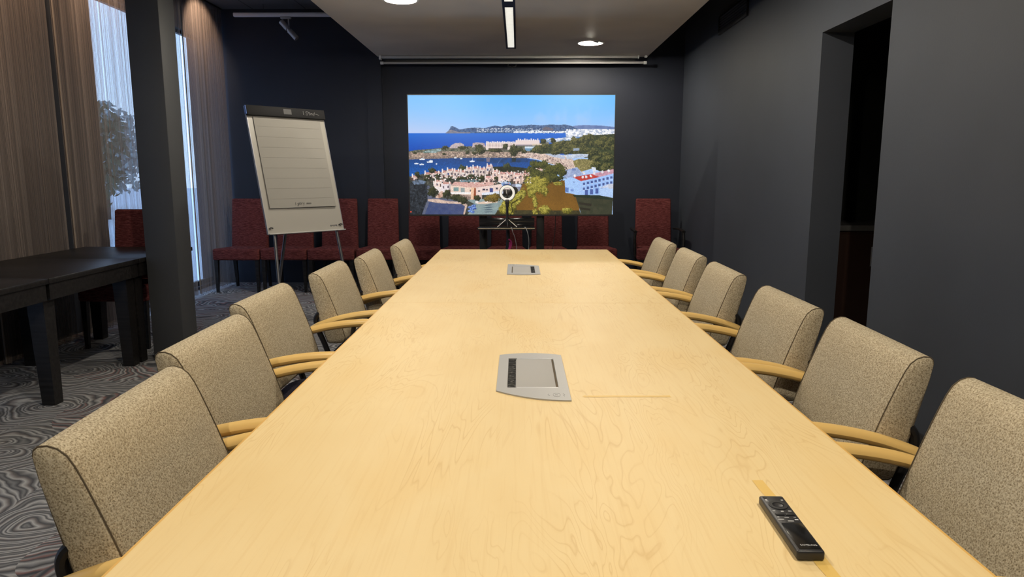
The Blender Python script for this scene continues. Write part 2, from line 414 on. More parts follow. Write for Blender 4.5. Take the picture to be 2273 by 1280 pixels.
# ------------------------------------------------------------------ string curtains
CURX = lambda y: -3.42 + (y - 4.5) * .016
def curtain(y0, y1, label, z0=.012, z1=ZH - .004):
    rnd = random.Random(int(y0 * 100)); n = int((y1 - y0) / .012); V = []; F = []
    ph = rnd.random() * 6
    for i in range(n + 1):
        y = y0 + (y1 - y0) * i / n
        d = .007 * math.sin(y * 21 + ph) + 0.004 * math.sin(y * 47 + 2 * ph) + rnd.uniform(-.003, .003)
        for z in (z0, .5, 1.2, 2.0, 2.7, z1): V.append((CURX(y) + d * (1.0 - .4 * (z / z1)), y, z + (rnd.uniform(0, .02) if z == z0 else 0)))
    for i in range(n):
        for k in range(5): a = i * 6 + k; F.append([a, a + 1, a + 7, a + 6])
    o = thing('string_curtain', (CURX((y0 + y1) / 2), (y0 + y1) / 2, 0), 0, label, 'curtain', 'string curtains along the left wall')
    c = mesh('thread_panel', [(v[0] - o.location.x, v[1] - o.location.y, v[2]) for v in V], F, M_strings, o, True)
    MB().box(-.015, .015, y0 - o.location.y, y1 - o.location.y, z1 - .0145, z1 + .003).xf(Matrix.Rotation(-math.atan(.016), 4, 'Z')).build('top_rail', M_frame, o, False)
    MB().tube([(.012 - .016 * (y1 - y0) / 2, y0 - o.location.y + .012, .03), (.012 - .016 * (y1 - y0) / 2, y0 - o.location.y + .012, z1 - .02)], .006, seg=8).build('edge_cord', mat('cream_cord', (.22, .18, .15, 1), .8), o)
    return o
curtain(-1.2, 1.2, 'brown string curtain panel outside the picture at the near end')
curtain(1.23, 3.62, 'brown string curtain panel outside the picture beside the dark tables')
curtain(3.65, 4.46, 'brown string curtain panel at the left edge of the picture')
curtain(4.50, 5.30, 'brown string curtain panel behind the dark wooden table, lit warm at the top')
curtain(5.335, 7.30, 'string curtain panel in front of the tall window, left of the pillar and behind it')
curtain(7.31, 8.29, 'brown string curtain panel right of the pillar, in the back left corner')

# ------------------------------------------------------------------ outside the window
slab('ground', mat('pale_paving', (.66, .70, .74, 1), .95), -80, XL - .25, -30, 90, -.45, -.40)
M_leaf = mat('leaf_green', (.06, .085, .05, 1), .8); M_leaf2 = mat('hazy_leaf', (.30, .36, .36, 1), .9)  # the second leaf colour has the haze of distance mixed in
def tree(x, y, h, r, seed, label, lm, group=None):
    rnd = random.Random(seed); t = thing('tree', (x, y, -.4), 0, label, 'tree', group)
    MB().tube(smoothpath([(0, 0, 0), (.05, .02, h * .3), (-.03, .05, h * .62)], 4), [.16 - .007 * i for i in range(9)], seg=8).build('trunk', mat('bark', (.06, .045, .035, 1), .9), t)
    V = []; F = []
    for i in range(int(900 * r * r)):
        u = Vector((rnd.gauss(0, 1), rnd.gauss(0, 1), rnd.gauss(0, 1))).normalized() * (rnd.random() ** .45)
        p = Vector((u.x * r * (1 + .2 * math.sin(5 * u.z)), u.y * r, h * .60 + u.z * h * .40)); s = rnd.uniform(.07, .17)
        a = Vector((rnd.gauss(0, 1), rnd.gauss(0, 1), rnd.gauss(0, 1))).normalized(); b = a.orthogonal().normalized(); k = len(V)
        V += [p - a * s, p + b * s * .5, p + a * s, p - b * s * .5]; F.append([k, k + 1, k + 2, k + 3])
    mesh('crown', V, F, lm, t)
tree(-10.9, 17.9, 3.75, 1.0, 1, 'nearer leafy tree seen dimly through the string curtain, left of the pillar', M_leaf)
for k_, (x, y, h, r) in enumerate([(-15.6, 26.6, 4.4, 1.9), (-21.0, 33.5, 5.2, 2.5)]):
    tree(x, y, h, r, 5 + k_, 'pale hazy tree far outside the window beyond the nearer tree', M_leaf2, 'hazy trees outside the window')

# ------------------------------------------------------------------ conference table (two modules end to end)
TX0, TX1, TT = -.560, .645, .74
def conf_table(y0, y1, label):
    t = thing('conference_table', ((TX0 + TX1) / 2, (y0 + y1) / 2, 0), 0, label, 'table', 'maple tables set end to end')
    hw, hl = (TX1 - TX0) / 2, (y1 - y0) / 2
    MB().box(-hw + .004, hw - .004, -hl + .0013, hl - .0013, TT - .027, TT, .0006, 1).build('tabletop', M_maple, t)
    f = MB()
    for s in (-1, 1):
        f.box(s * hw - .004, s * hw + .004 if s > 0 else -hw + .004, -hl, hl, TT - .028, TT - .0005, .001, 1) if False else f.box(min(s * hw, s * (hw - .0045)), max(s * hw, s * (hw - .0045)), -hl, hl, TT - .028, TT - .0004)
    f.box(-hw + .0045, hw - .0045, hl - .0012, hl, TT - .028, TT - .0004); f.box(-hw + .0045, hw - .0045, -hl, -hl + .0012, TT - .028, TT - .0004)
    f.build('edge_band', M_edge, t, False)
    MB().box(-.035, .035, -hl + .25, hl - .25, TT - .075, TT - .0275).build('under_beam', M_frame, t, False)
    for s in (-1, 1):
        l = MB().box(-.05, .05, s * (hl - .32) - .035, s * (hl - .32) + .035, .03, TT - .0755, .004)
        l.box(-.20, .20, s * (hl - .32) - .03, s * (hl - .32) + .03, 0, .03, .006); l.build('leg', M_frame, t)
    return t
tb_far = conf_table(2.9143, 5.07, 'far half of the long maple conference table, nearer the television')
tb_near = conf_table(.757, 2.9139, 'near half of the long maple conference table with the black remote control on it')

M_plate = mat('satin_aluminium_plate', (.40, .395, .385, 1), .5, .25)
M_lid = mat('satin_aluminium_lid', (.40, .39, .375, 1), .7, .1)
M_brush = mat('black_brush', (.015, .015, .015, 1), .8); g = N(M_brush)
g.put(g.b.inputs['Base Color'], g.ramp(g.noise(g.coord((90, 420, 1)), 1.0, 2).outputs[0], [(.5, (.010, .010, .010, 1)), (.62, (.05, .047, .042, 1)), (.70, (.36, .34, .31, 1))]))
M_bright = mat('bright_edge', (.75, .74, .72, 1), .3, .4)
def power_box(table, cx, cy, rot):
    """cable port let into the table top; local frame = plate as seen on the near one"""
    M = Matrix.Translation((cx - table.location.x, cy - table.location.y, 0)) @ Matrix.Rotation(rot, 4, 'Z')
    xl, xr, yf, z = -.091, .091, .19, TT
    out = []
    n = 12
    for i in range(n + 1):
        u = i / n; out.append((xl + (xr - xl) * u, yf + .022 * math.sin(PI * u) ** .8 * 1.0))
    near = []
    for i in range(n + 1):
        u = i / n; near.append((xr + (xl - xr) * u, -.235 + .075 * u ** 2.2))
    ring = out + near
    # plate as ring with a rectangular hole
    hx0, hx1, hy0, hy1 = -.064, .066, -.135, .150
    M = M @ Matrix.Translation((0, 0, 0))
    b = link('power_box', None, None, table); b.empty_display_size = .05
    bm = bmesh.new(); zt = z + .0035
    ov = [bm.verts.new((x, y, zt)) for x, y in ring]; iv = [bm.verts.new((x, y, zt)) for x, y in ((hx0, hy1), (hx1, hy1), (hx1, hy0), (hx0, hy0))]
    lo = [bm.verts.new((x * 1.0, y, z - .0005)) for x, y in ring]; li = [bm.verts.new((v.co.x, v.co.y, z + .0004)) for v in iv]
    k = len(out)
    idx = [0, k - 1, k, len(ring) - 1]
    for a in range(4):
        s, e = idx[a], idx[(a + 1) % 4]; seq = []
        j = s
        while True:
            seq.append(ov[j])
            if j == e: break
            j = (j + 1) % len(ring)
        bm.faces.new(seq + [iv[(a + 1) % 4], iv[a]])
    for i in range(len(ring)): bm.faces.new((ov[i], lo[i], lo[(i + 1) % len(ring)], ov[(i + 1) % len(ring)]))
    for a in range(4): bm.faces.new((iv[a], iv[(a + 1) % 4], li[(a + 1) % 4], li[a]))
    bm.faces.new(li)
    bmesh.ops.triangulate(bm, faces=[f for f in bm.faces if len(f.verts) > 4]); bmesh.ops.recalc_face_normals(bm, faces=bm.faces)
    me = bpy.data.meshes.new('cover_plate'); bm.to_mesh(me); bm.free(); me.transform(M); link('cover_plate', me, M_plate, b)
    zl = z + .0024
    MB().box(-.041, .060, hy0 + .006, hy1 - .006, z + .0005, zl, .0006).xf(M).build('lid', M_lid, b)
    for ya, yb in ((hy1 - .0055, hy1 - .0005), (hy0 + .0005, hy0 + .0055)): MB().box(-.040, .0655, ya, yb, z + .0005, zl + .0008).xf(M).build('lid_rail', M_bright, b, False)
    rnd = random.Random(4); f = MB().box(hx0 + .001, -.0422, hy0 + .001, hy1 - .001, z + .0005, z + .0009); y = hy0 + .004
    while y < hy1 - .004:
        f.box(hx0 + .0012, -.0425 - rnd.uniform(0, .004), y, y + .0020, z + .0008, z + .0016 + rnd.uniform(0, .0012)); y += .0031
    f.xf(M).build('brush_strip', M_brush, b, False)
    MB().box(.0605, .0655, hy0 + .006, hy1 - .006, z + .0005, z + .0008).xf(M).build('lid_gap', M_pipe, b, False)
    # faint emblem: ring and small strokes
    e = MB(); zc = zt + .0001; cx_, cy_ = .058, -.195
    e.tube([(cx_ + .009 * math.cos(a), cy_ + .013 * math.sin(a), zc) for a in [2 * PI * i / 24 for i in range(24)]], .0006, .0003, seg=6, closed=True)
    for pts in ([(-.019, .008), (-.022, 0), (-.017, -.008)], [(.016, .010), (.020, .002), (.016, -.004), (.019, -.011)], [(-.003, .006), (-.003, -.006)], [(-.003, .001), (.003, .006)], [(-.003, .001), (.003, -.006)]):
        e.tube([(cx_ + px, cy_ + py, zc) for px, py in pts], .0006, .0003, seg=6)
    e.xf(M).build('emblem', mat('faint_grey_mark', (.30, .295, .285, 1), .6), b)
    return b
power_box(tb_near, .037, 1.845, 0)
power_box(tb_far, .031, 3.955, PI)

M_tape = mat('yellowed_tape_residue', lin(228, 190, 104), .5)
def residue(pts, wd):
    t = MB(); V = []
    P = [Vector((x, y, TT + .0006)) for x, y in pts]
    rnd = random.Random(3); L = []; Rr = []
    for i, p in enumerate(P):
        d = (P[min(i + 1, len(P) - 1)] - P[max(i - 1, 0)]).normalized(); nrm = Vector((-d.y, d.x, 0))
        L.append(p + nrm * wd / 2 * rnd.uniform(.8, 1.15)); Rr.append(p - nrm * wd / 2 * rnd.uniform(.8, 1.15))
    n = len(P); V = L + Rr; F = [[i, i + 1, n + i + 1, n + i] for i in range(n - 1)]
    o = mesh('tape_residue', V, F, M_tape, None); me = o.data
    me.transform(Matrix.Translation((-tb_near.location.x, -tb_near.location.y, 0))); o.parent = tb_near
residue([(.170, 1.650), (.19, 1.649), (.23, 1.650), (.29, 1.651), (.345, 1.651), (.372, 1.651)], .012)
residue([(.160, 1.646), (.168, 1.652)], .012)
residue([(.424 + .00 * i, 1.175 - .031 * i) for i in range(0, 12)], .020)

# ------------------------------------------------------------------ remote control
rc = thing('remote_control', (.4115, .997, TT + .0012), R(-1.5), 'slim black television remote control lying on the maple conference table', 'remote control')
M_rtop = mat('satin_black', (.020, .020, .022, 1), .42)
M_rkey = mat('soft_black_key', (.012, .012, .013, 1), .55)
M_mark = mat('pale_grey_print', (.55, .55, .55, 1), .6)
RL, RW, RH = .0865, .0195, .0145
b = MB().box(-RW, RW, -RL, RL, .0, RH, .0035, 3); b.build('body', M_rtop, rc)
MB().lathe([(0, .0), (.0062, .0), (.0075, .0007), (.0078, .0)], (0, .051, RH + .0002), 28).build('centre_button', M_rtop, rc)
MB().lathe([(.0085, .0), (.0088, .0012), (.0142, .0010), (.0145, .0)], (0, .051, RH + .0001), 32).build('navigation_ring', M_rkey, rc)
MB().lathe([(0, .0006), (.0028, .0006), (.0032, 0)], (-.0125, .078, RH), 16).build('power_button', M_rkey, rc)
MB().box(-.0005 - .0135, -.0005, .0175, .0235, RH - .001, RH + .0016, .001).build('rocker_key', M_rkey, rc)
MB().box(.001, .0145, .0175, .0235, RH - .001, RH + .0016, .001).build('rocker_key', M_rkey, rc)
for (x, y, w_, h_) in [(-.0125, .070, .0032, .004), (-.0125, .0655, .0045, .0012), (.0125, .070, .0035, .0024), (-.0125, .0325, .0042, .0018), (0, .0315, .0042, .0026), (.012, .0325, .0050, .0020),
                       (-.0125, .0125, .003, .002), (0, .0115, .0065, .0014), (.0125, .0125, .0036, .001), (-.0105, .0055, .0090, .0022), (.0025, .0005, .0088, .0024), (.0125, .005, .0052, .0034)]:
    MB().box(x - w_ / 2, x + w_ / 2, y - h_ / 2, y + h_ / 2, RH - .0002, RH + .0002).build('key_icon', M_mark, rc, False)
MB().box(-RW + .0045, RW - .0035, -RL + .006, -.006, RH - .001, RH + .0006, .0005).build('battery_cover', mat('glossy_black', (.012, .012, .012, 1), .16), rc)
text_mesh('brand_print', 'SAMSUNG', .0052, M_mark, rc, Matrix.Translation((0.002, -.071, RH + .0008)), .0001)

# ------------------------------------------------------------------ beige conference armchairs
def interp(z, T):
    T = sorted(T)
    if z <= T[0][0]: return T[0][1]
    for (a, fa), (b_, fb) in zip(T, T[1:]):
        if z <= b_: return fa + (fb - fa) * (z - a) / (b_ - a)
    return T[-1][1]
FR = [(.53, -.188), (.56, -.196), (.635, -.217), (.745, -.252), (.835, -.288), (.862, -.304)]
RR = [(.53, -.258), (.56, -.270), (.635, -.297), (.745, -.323), (.835, -.341), (.862, -.330)]
def rrect(hw, z0, z1, rt, rbm, n=7):
    P = []
    for cx, cz, r, a0 in ((hw - rbm, z0 + rbm, rbm, -90), (hw - rt, z1 - rt, rt, 0), (-hw + rt, z1 - rt, rt, 90), (-hw + rbm, z0 + rbm, rbm, 180)):
        for i in range(n): a = R(a0 + 90 * i / (n - 1)); P.append((cx + r * math.cos(a), cz + r * math.sin(a)))
    # densify the straight runs
    Q = []
    for i, p in enumerate(P):
        q = P[(i + 1) % len(P)]; d = math.hypot(q[0] - p[0], q[1] - p[1]); m = max(1, int(d / .045))
        for k in range(m): Q.append((p[0] + (q[0] - p[0]) * k / m, p[1] + (q[1] - p[1]) * k / m))
    return Q
PROF = [(-.246, .548), (-.215, .549), (-.199, .556), (-.193, .572), (-.200, .60), (-.217, .655), (-.236, .71), (-.253, .755), (-.268, .793), (-.279, .818), (-.290, .837), (-.304, .849), (-.319, .854), (-.333, .853), (-.340, .847), (-.342, .838),
        (-.336, .80), (-.323, .745), (-.310, .69), (-.297, .635), (-.280, .58), (-.271, .555), (-.262, .549)]
def backrest():
    hw, n = .235, len(PROF); cx, cz = -.272, .69; V = []; F = []
    cols = [(-hw, .0), (-hw + .004, .0), (-.19, .4), (-.12, .75), (-.05, .97), (.05, .97), (.12, .75), (.19, .4), (hw - .004, .0), (hw, .0)]
    for k, (y, bl) in enumerate(cols):
        ins = .003 if k in (0, len(cols) - 1) else 0.0
        for x, z in PROF:
            dx, dz = x - cx, z - cz; d = math.hypot(dx, dz); fr = 1 if x > -.262 - (z - .69) * .27 else -.35
            V.append((x - dx / d * ins + .011 * bl * fr * (1 if .57 < z < .85 else .3), y, z - dz / d * ins))
    for k in range(len(cols) - 1):
        for i in range(n): F.append([k * n + i, k * n + (i + 1) % n, (k + 1) * n + (i + 1) % n, (k + 1) * n + i])
    for k, sg in ((0, -1), (len(cols) - 1, 1)):
        base = len(V); V += [(cx + (x - cx) * .72, sg * (hw + .004), cz + (z - cz) * .86) for x, z in PROF]
        for i in range(n): F.append([k * n + i, k * n + (i + 1) % n, base + (i + 1) % n, base + i])
        F.append([base + i for i in range(n)])
    return V, F, [[(x + .0005, sg * (hw - .002), z) for x, z in PROF] for sg in (-1, 1)]
BV, BF, SEAM = backrest()
def armchair(label):
    t = thing('conference_armchair', (0, 0, 0), 0, label, 'chair', 'beige armchairs along the conference table')
    bk = mesh('backrest', BV, BF, M_tweed, t, True, 48)
    for sm in SEAM: MB().tube(sm, .0014, seg=6, closed=True).build('seam_piping', M_pipe, bk)
    # seat cushion
    ring = [(x - .045, y) for y, x in []]
    s = MB(); Qs = []
    for (y, x) in rrect(.235, -.30, .21, .05, .09, 7): Qs.append((x, y))
    prof = [(.90, .398), (.985, .402), (1.0, .418), (1.0, .452), (.985, .466), (.93, .474), (.6, .482), (.2, .484)]
    V = []; F = []; n = len(Qs); cx = -.045
    for sc, z in prof: V += [(cx + (x - cx) * sc, y * sc, z) for x, y in Qs]
    for k in range(len(prof) - 1):
        for i in range(n): F.append([k * n + i, k * n + (i + 1) % n, (k + 1) * n + (i + 1) % n, (k + 1) * n + i])
    F.append(list(range(n))[::-1]); F.append([(len(prof) - 1) * n + i for i in range(n)])
    mesh('seat', V, F, M_seat, t, True, 50)
    for sg in (1, -1):
        P = smoothpath([(-.345, sg * .268, .612), (-.285, sg * .266, .637), (-.20, sg * .264, .664), (-.10, sg * .262, .682), (.0, sg * .262, .689), (.085, sg * .262, .685)], 5)
        m = len(P); taper = [.0225 * min(1, .45 + .12 * min(i, m - 1 - i)) for i in range(m)]; tz = [.0155 * min(1, .45 + .14 * min(i, m - 1 - i)) for i in range(m)]
        MB().tube(P, taper, tz, seg=14, side=(0, 1, 0)).build('armrest', M_arm, t)
        P = smoothpath([(-.278, sg * .226, .684), (-.302, sg * .226, .680), (-.3165, sg * .226, .660), (-.3175, sg * .226, .635), (-.306, sg * .227, .595), (-.268, sg * .228, .495), (-.125, sg * .236, .060), (-.105, sg * .238, .022),
                        (-.06, sg * .24, .0125), (.15, sg * .24, .0125), (.195, sg * .24, .028), (.200, sg * .24, .09), (.18, sg * .235, .385)], 4)
        MB().tube(P, .0118, seg=10).build('side_frame', M_frame, t)
        MB().tube([(-.055, sg * .262, .682), (-.06, sg * .252, .64), (-.10, sg * .25, .50), (-.13, sg * .235, .415)], .009, seg=8).build('arm_support', M_frame, t)
    MB().tube([(-.222, -.25, .425), (-.222, .25, .425)], .010, seg=8).build('cross_bar', M_frame, t)
    MB().tube([(.193, -.245, .385), (.193, .245, .385)], .010, seg=8).build('cross_bar', M_frame, t)
    return t
nm = ['nearest', 'second', 'third', 'fourth', 'fifth', 'farthest']
proto = None
LC = [(1.29, .128, 3.0), (1.865, .030, .5), (2.485, -.043, -.5), (3.215, 0, 0), (3.80, .060, .6), (4.42, .135, 0)]
RC = [(1.195, .625, .4), (1.845, .638, -2.0), (2.435, .632, 0), (3.195, .633, -1.0), (3.87, .643, -.4), (4.555, .636, 0)]
lab_l = ['beige tweed armchair nearest the camera on the left side of the long table',
         'beige tweed armchair second from the camera on the left side of the table',
         'beige tweed armchair third from the camera on the left side of the table',
         'beige tweed armchair fourth from the camera on the left, black frame against carpet',
         'beige tweed armchair fifth from the camera on the left side, below the flip chart leg',
         'farthest beige tweed armchair on the left side, by the far table corner']
lab_r = ['beige tweed armchair nearest the camera on the right side, cut by the picture edge',
         'beige tweed armchair second from the camera on the right side of the table',
         'beige tweed armchair third from the camera on the right, below the dark doorway',
         'beige tweed armchair fourth from the camera on the right side of the table',
         'beige tweed armchair fifth from the camera on the right side of the table',
         'farthest beige tweed armchair on the right side, below the red chair with arms']
for i, (yc, dx, rz) in enumerate(LC):
    o = armchair(lab_l[i]) if proto is None else copy_tree(proto)
    proto = proto or o; o['label'] = lab_l[i]; o.location = (TX0 + dx, yc, 0); o.rotation_euler = (0, 0, R(rz))
for i, (yc, xo, rz) in enumerate(RC):
    o = copy_tree(proto); o['label'] = lab_r[i]; o.location = (xo, yc, 0); o.rotation_euler = (0, 0, PI + R(rz))

# ------------------------------------------------------------------ red dining chairs along the back wall
def cushion(x0b, x1b, x0t, x1t, pts_bot, pts_top): pass
def red_chair(label, group, arms=False):
    t = thing('upholstered_chair', (0, 0, 0), 0, label, 'chair', group)
    # seat: trapezoid with rounded edges
    bm = bmesh.new(); bmesh.ops.create_cube(bm, size=1)
    for v in bm.verts:
        fy = v.co.y < 0; v.co = Vector(((.255 if fy else .215) * (1 if v.co.x > 0 else -1), -.25 if fy else .215, .355 if v.co.z < 0 else (.482 if fy else .465)))
    bmesh.ops.subdivide_edges(bm, edges=[e for e in bm.edges], cuts=3, use_grid_fill=True)
    for v in bm.verts:
        if v.co.z > .45: v.co.z += .010 * max(0, 1 - (v.co.x / .24) ** 2) * max(0, 1 - (v.co.y / .24) ** 2)
    es = [e for e in bm.edges if len(e.link_faces) == 2 and e.calc_face_angle(0) > .6]
    bmesh.ops.bevel(bm, geom=es, offset=.022, segments=3, profile=.5, affect='EDGES')
    me = bpy.data.meshes.new('seat'); bm.to_mesh(me); bm.free(); me.polygons.foreach_set('use_smooth', [True] * len(me.polygons)); link('seat', me, M_red, t)
    # back: leaning slab
    bm = bmesh.new(); bmesh.ops.create_cube(bm, size=1)
    for v in bm.verts:
        tp = v.co.z > 0; fr = v.co.y < 0
        v.co = Vector(((.198 if tp else .208) * (1 if v.co.x > 0 else -1), (.222 if fr else .275) if tp else (.150 if fr else .225), 1.006 if tp else .40))
    bmesh.ops.subdivide_edges(bm, edges=bm.edges[:], cuts=2, use_grid_fill=True)
    es = [e for e in bm.edges if len(e.link_faces) == 2 and e.calc_face_angle(0) > .6]
    bmesh.ops.bevel(bm, geom=es, offset=.018, segments=3, profile=.5, affect='EDGES')
    me = bpy.data.meshes.new('backrest'); bm.to_mesh(me); bm.free(); me.polygons.foreach_set('use_smooth', [True] * len(me.polygons)); link('backrest', me, M_red, t)
    for sx in (-1, 1):
        q = lambda x, y, w, z: [(x - w, y - w, z), (x + w, y - w, z), (x + w, y + w, z), (x - w, y + w, z)]
        MB().hexa(q(sx * .225, -.225, .013, 0), q(sx * .222, -.215, .021, .36)).build('leg', M_dwood, t, False)
        MB().hexa(q(sx * .19, .235, .013, 0), q(sx * .185, .185, .021, .37)).build('leg', M_dwood, t, False)
        if arms:
            P = smoothpath([(sx * .245, .215, .665), (sx * .262, .10, .672), (sx * .265, -.10, .668), (sx * .262, -.185, .660)], 4)
            MB().tube(P, .021, .013, seg=10, side=(1, 0, 0)).build('armrest', M_dwood, t)
            MB().tube(smoothpath([(sx * .262, -.165, .655), (sx * .268, -.175, .55), (sx * .258, -.17, .40)], 4), .016, seg=8).build('arm_post', M_dwood, t)
    return t
RED = ['dark red upholstered chair in the back left corner, beside the string curtain',
       'dark red upholstered chair mostly hidden behind the flip chart board',
       'dark red upholstered chair against the back wall, just right of the flip chart board',
       'dark red upholstered chair at the edge of the wall pilaster, left of the television',
       'dark red upholstered chair under the left corner of the television',
       'dark red upholstered chair below the television, just left of the stand shelf',
       'dark red upholstered chair directly behind the ring light stand',
       'dark red upholstered chair behind the right pole of the television stand',
       'dark red upholstered chair under the right corner of the television',
       'dark red upholstered chair with black arms, alone at the right end of the row']
RXS = [-3.06, -2.547, -2.033, -1.545, -1.075, -.62, -.128, .325, .86, 1.545]
rp_ = None
for i, x in enumerate(RXS):
    if i == 9: o = red_chair(RED[i], 'dark red chairs along the back wall', True)
    elif rp_ is None: o = rp_ = red_chair(RED[i], 'dark red chairs along the back wall')
    else: o = copy_tree(rp_); o['label'] = RED[i]
    o.location = (x, 7.80 + random.uniform(-.02, .02) + (.0 if i < 3 else .05), 0); o.rotation_euler = (0, 0, R(random.uniform(-.4, .4)))
    if 3 <= i < 9: o.scale = (.87, 1, 1)
o = copy_tree(rp_); o['label'] = 'dark red upholstered chair beside the black tables, half hidden by the pillar'; o['group'] = 'dark red chairs by the black tables'
o.location = (-2.965, 5.275, 0); o.rotation_euler = (0, 0, 0)

# ------------------------------------------------------------------ black tables by the curtains
def black_table(x0, x1, y0, y1, inset, label):
    cx, cy = (x0 + x1) / 2, (y0 + y1) / 2; hx, hy = (x1 - x0) / 2, (y1 - y0) / 2
    t = thing('black_table', (cx, cy, 0), 0, label, 'table', 'black oak tables by the curtains')
    MB().box(-hx, hx, -hy, hy, .690, .72, .003, 2).build('tabletop', M_dwood, t)
    f = MB(); a = .012
    f.box(-hx + a, hx - a, -hy + a, -hy + a + .02, .60, .6895); f.box(-hx + a, hx - a, hy - a - .02, hy - a, .60, .6895)
    f.box(-hx + a, -hx + a + .02, -hy + a + .02, hy - a - .02, .60, .6895); f.box(hx - a - .02, hx - a, -hy + a + .02, hy - a - .02, .60, .6895)
    f.build('apron', M_dwood, t, False)
    for sx in (-1, 1):
        for sy in (-1, 1):
            q = lambda w, z, sh: [(sx * (hx - .05 - w) + a_ * w, sy * (hy - inset - .05) + b_ * w, z) for a_, b_ in ((-1, -1), (1, -1), (1, 1), (-1, 1))]
            MB().hexa(q(.036, 0, 0), q(.048, .6895, 0)).build('leg', M_dwood, t, False)
    return t
black_table(-3.375, -2.535, 3.735, 4.652, .0, 'black wooden table left of the pillar, its two right legs in full view')
black_table(-3.375, -2.535, 4.656, 5.43, .0, 'black wooden table with a red chair at its far end, partly behind the pillar')
black_table(-3.375, -2.535, 2.62, 3.731, .45, 'black wooden table at the left picture edge, only a corner of its top showing')

# ------------------------------------------------------------------ flip chart
fc = thing('flip_chart', (-1.7312, 5.7686, 0), R(47.63), 'white flip chart board with a paper pad leaning back on a tripod', 'flip chart')
LEAN = R(14.66); BM = Matrix.Translation((0, 0, .808)) @ Matrix.Rotation(-LEAN, 4, 'X')   # board frame: x right, z up the board, -y towards viewer
bw, bh = .35, 1.035
M_board = mat('white_board', (.35, .332, .295, 1), .4); M_paper = mat('flip_paper', (.285, .272, .245, 1), .85)
bd = MB().box(-bw + .004, bw - .004, 0, .016, .004, bh).xf(BM).build('board', M_board, fc, False)
f = MB(); f.box(-bw, -bw + .004, -.003, .018, 0, bh); f.box(bw - .004, bw, -.003, .018, 0, bh); f.box(-bw, bw, -.003, .018, 0, .004)
f.xf(BM).build('board_frame', M_alu, fc, False)
MB().box(-bw - .004, bw + .002, -.028, -.001, bh - .078, bh + .004, .005).xf(BM).build('clamp_bar', mat('matt_black_bar', (.010, .010, .011, 1), .7, spec=.2), fc)
M_blue = mat('blue_plastic', (.07, .16, .50, 1), .4)
MB().box(-bw - .012, -bw - .0045, -.026, .0, bh - .07, bh, .003).xf(BM).build('clamp_end_cap', M_blue, fc)
MB().box(-.035, .035, -.0292, -.0282, bh - .055, bh - .012).xf(BM).build('bar_label', mat('grey_sticker', (.05, .05, .05, 1), .6), fc, False)
M_chalk = mat('white_marking', (.22, .22, .22, 1), .7)
f = MB()
def stroke(mb, pts, r=.002, y=-.0287): mb.tube([(x, y, z) for x, z in pts], r, .0006, seg=6, side=(0, 1, 0)) if False else mb.tube([(x, y, z) for x, z in pts], r, seg=6)
z0 = bh - .05
stroke(f, [(.145, z0), (.145, z0 + .032)], .0022)
stroke(f, [(.190, z0 + .028), (.172, z0 + .030), (.168, z0 + .018), (.184, z0 + .013), (.182, z0), (.166, z0 + .001)])
stroke(f, [(.198, z0 + .026), (.200, z0 + .002), (.206, z0 + .001)]); stroke(f, [(.192, z0 + .02), (.208, z0 + .021)])
stroke(f, [(.226, z0 + .018), (.214, z0 + .016), (.213, z0 + .004), (.225, z0 + .004), (.227, z0 + .02), (.230, z0 + .002)])
stroke(f, [(.236, z0 + .02), (.244, z0 + .006), (.252, z0 + .026), (.240, z0 - .004)])
stroke(f, [(.258, z0 + .014), (.272, z0 + .010), (.292, z0 + .004)])
f.xf(BM).build('bar_writing', M_chalk, fc)
# paper pad
px0, px1, pz0, pz1 = -.300, .305, .205, bh - .074
n = 14; V = []; F = []
for i in range(n + 1):
    z = pz1 + (pz0 - pz1) * i / n
    for j in range(9):
        x = px0 + (px1 - px0) * j / 8; lift = .004 + .010 * (i / n) ** 2 * (.4 + .6 * j / 8)
        V.append(BM @ Vector((x, -lift, z)))
for i in range(n):
    for j in range(8): a = i * 9 + j; F.append([a, a + 1, a + 10, a + 9])
k = len(V); V += [v + BM.to_3x3() @ Vector((0, .003, 0)) for v in V]; F += [[i + k for i in q][::-1] for q in F]
rim = [i for i in range(9)] + [i * 9 + 8 for i in range(1, n + 1)] + [n * 9 + j for j in range(7, -1, -1)] + [i * 9 for i in range(n - 1, 0, -1)]
F += [[rim[i], rim[(i + 1) % len(rim)], k + rim[(i + 1) % len(rim)], k + rim[i]] for i in range(len(rim))]
pad = mesh('paper_pad', V, F, M_paper, fc, True, 40)
M_ink = mat('dark_ink', (.06, .06, .07, 1), .8); M_faint = mat('faint_line', (.255, .243, .22, 1), .8)
f = MB(); 
for pts in ([(px0, pz1 - .01), (px0, pz0)], [(px0, pz0), (px1, pz0)]):
    f.tube([BM @ Vector((x, -.0055 - .010 * ((pz1 - z) / (pz1 - pz0)) ** 2 * (.4 + .6 * (x - px0) / (px1 - px0)), z)) for x, z in [(pts[0][0] + (pts[1][0] - pts[0][0]) * t / 8, pts[0][1] + (pts[1][1] - pts[0][1]) * t / 8) for t in range(9)]], .0014, seg=6)
f.build('pad_edge_line', M_ink, pad)
f = MB()
for i in range(1, 9):
    z = pz1 - i * .085
    f.tube([BM @ Vector((px0 + (px1 - px0) * (t + .3) / 8.6, -.0046 - .010 * ((pz1 - z) / (pz1 - pz0)) ** 2 * (.4 + .6 * t / 8), z)) for t in range(9)], .0007, seg=6)
f.build('ruled_lines', M_faint, pad)
f = MB(); zz = pz0 + .022
def ink(pts): f.tube([BM @ Vector((x, -.0145, z)) for x, z in pts], .0012, seg=6)
ink([(-.070, zz), (-.068, zz + .022)]); ink([(-.045, zz + .016), (-.055, zz + .010), (-.045, zz + .004), (-.043, zz + .016), (-.044, zz - .006), (-.056, zz - .006)])
ink([(-.035, zz + .012), (-.025, zz + .014), (-.030, zz + .022), (-.036, zz + .008), (-.024, zz + .003)])
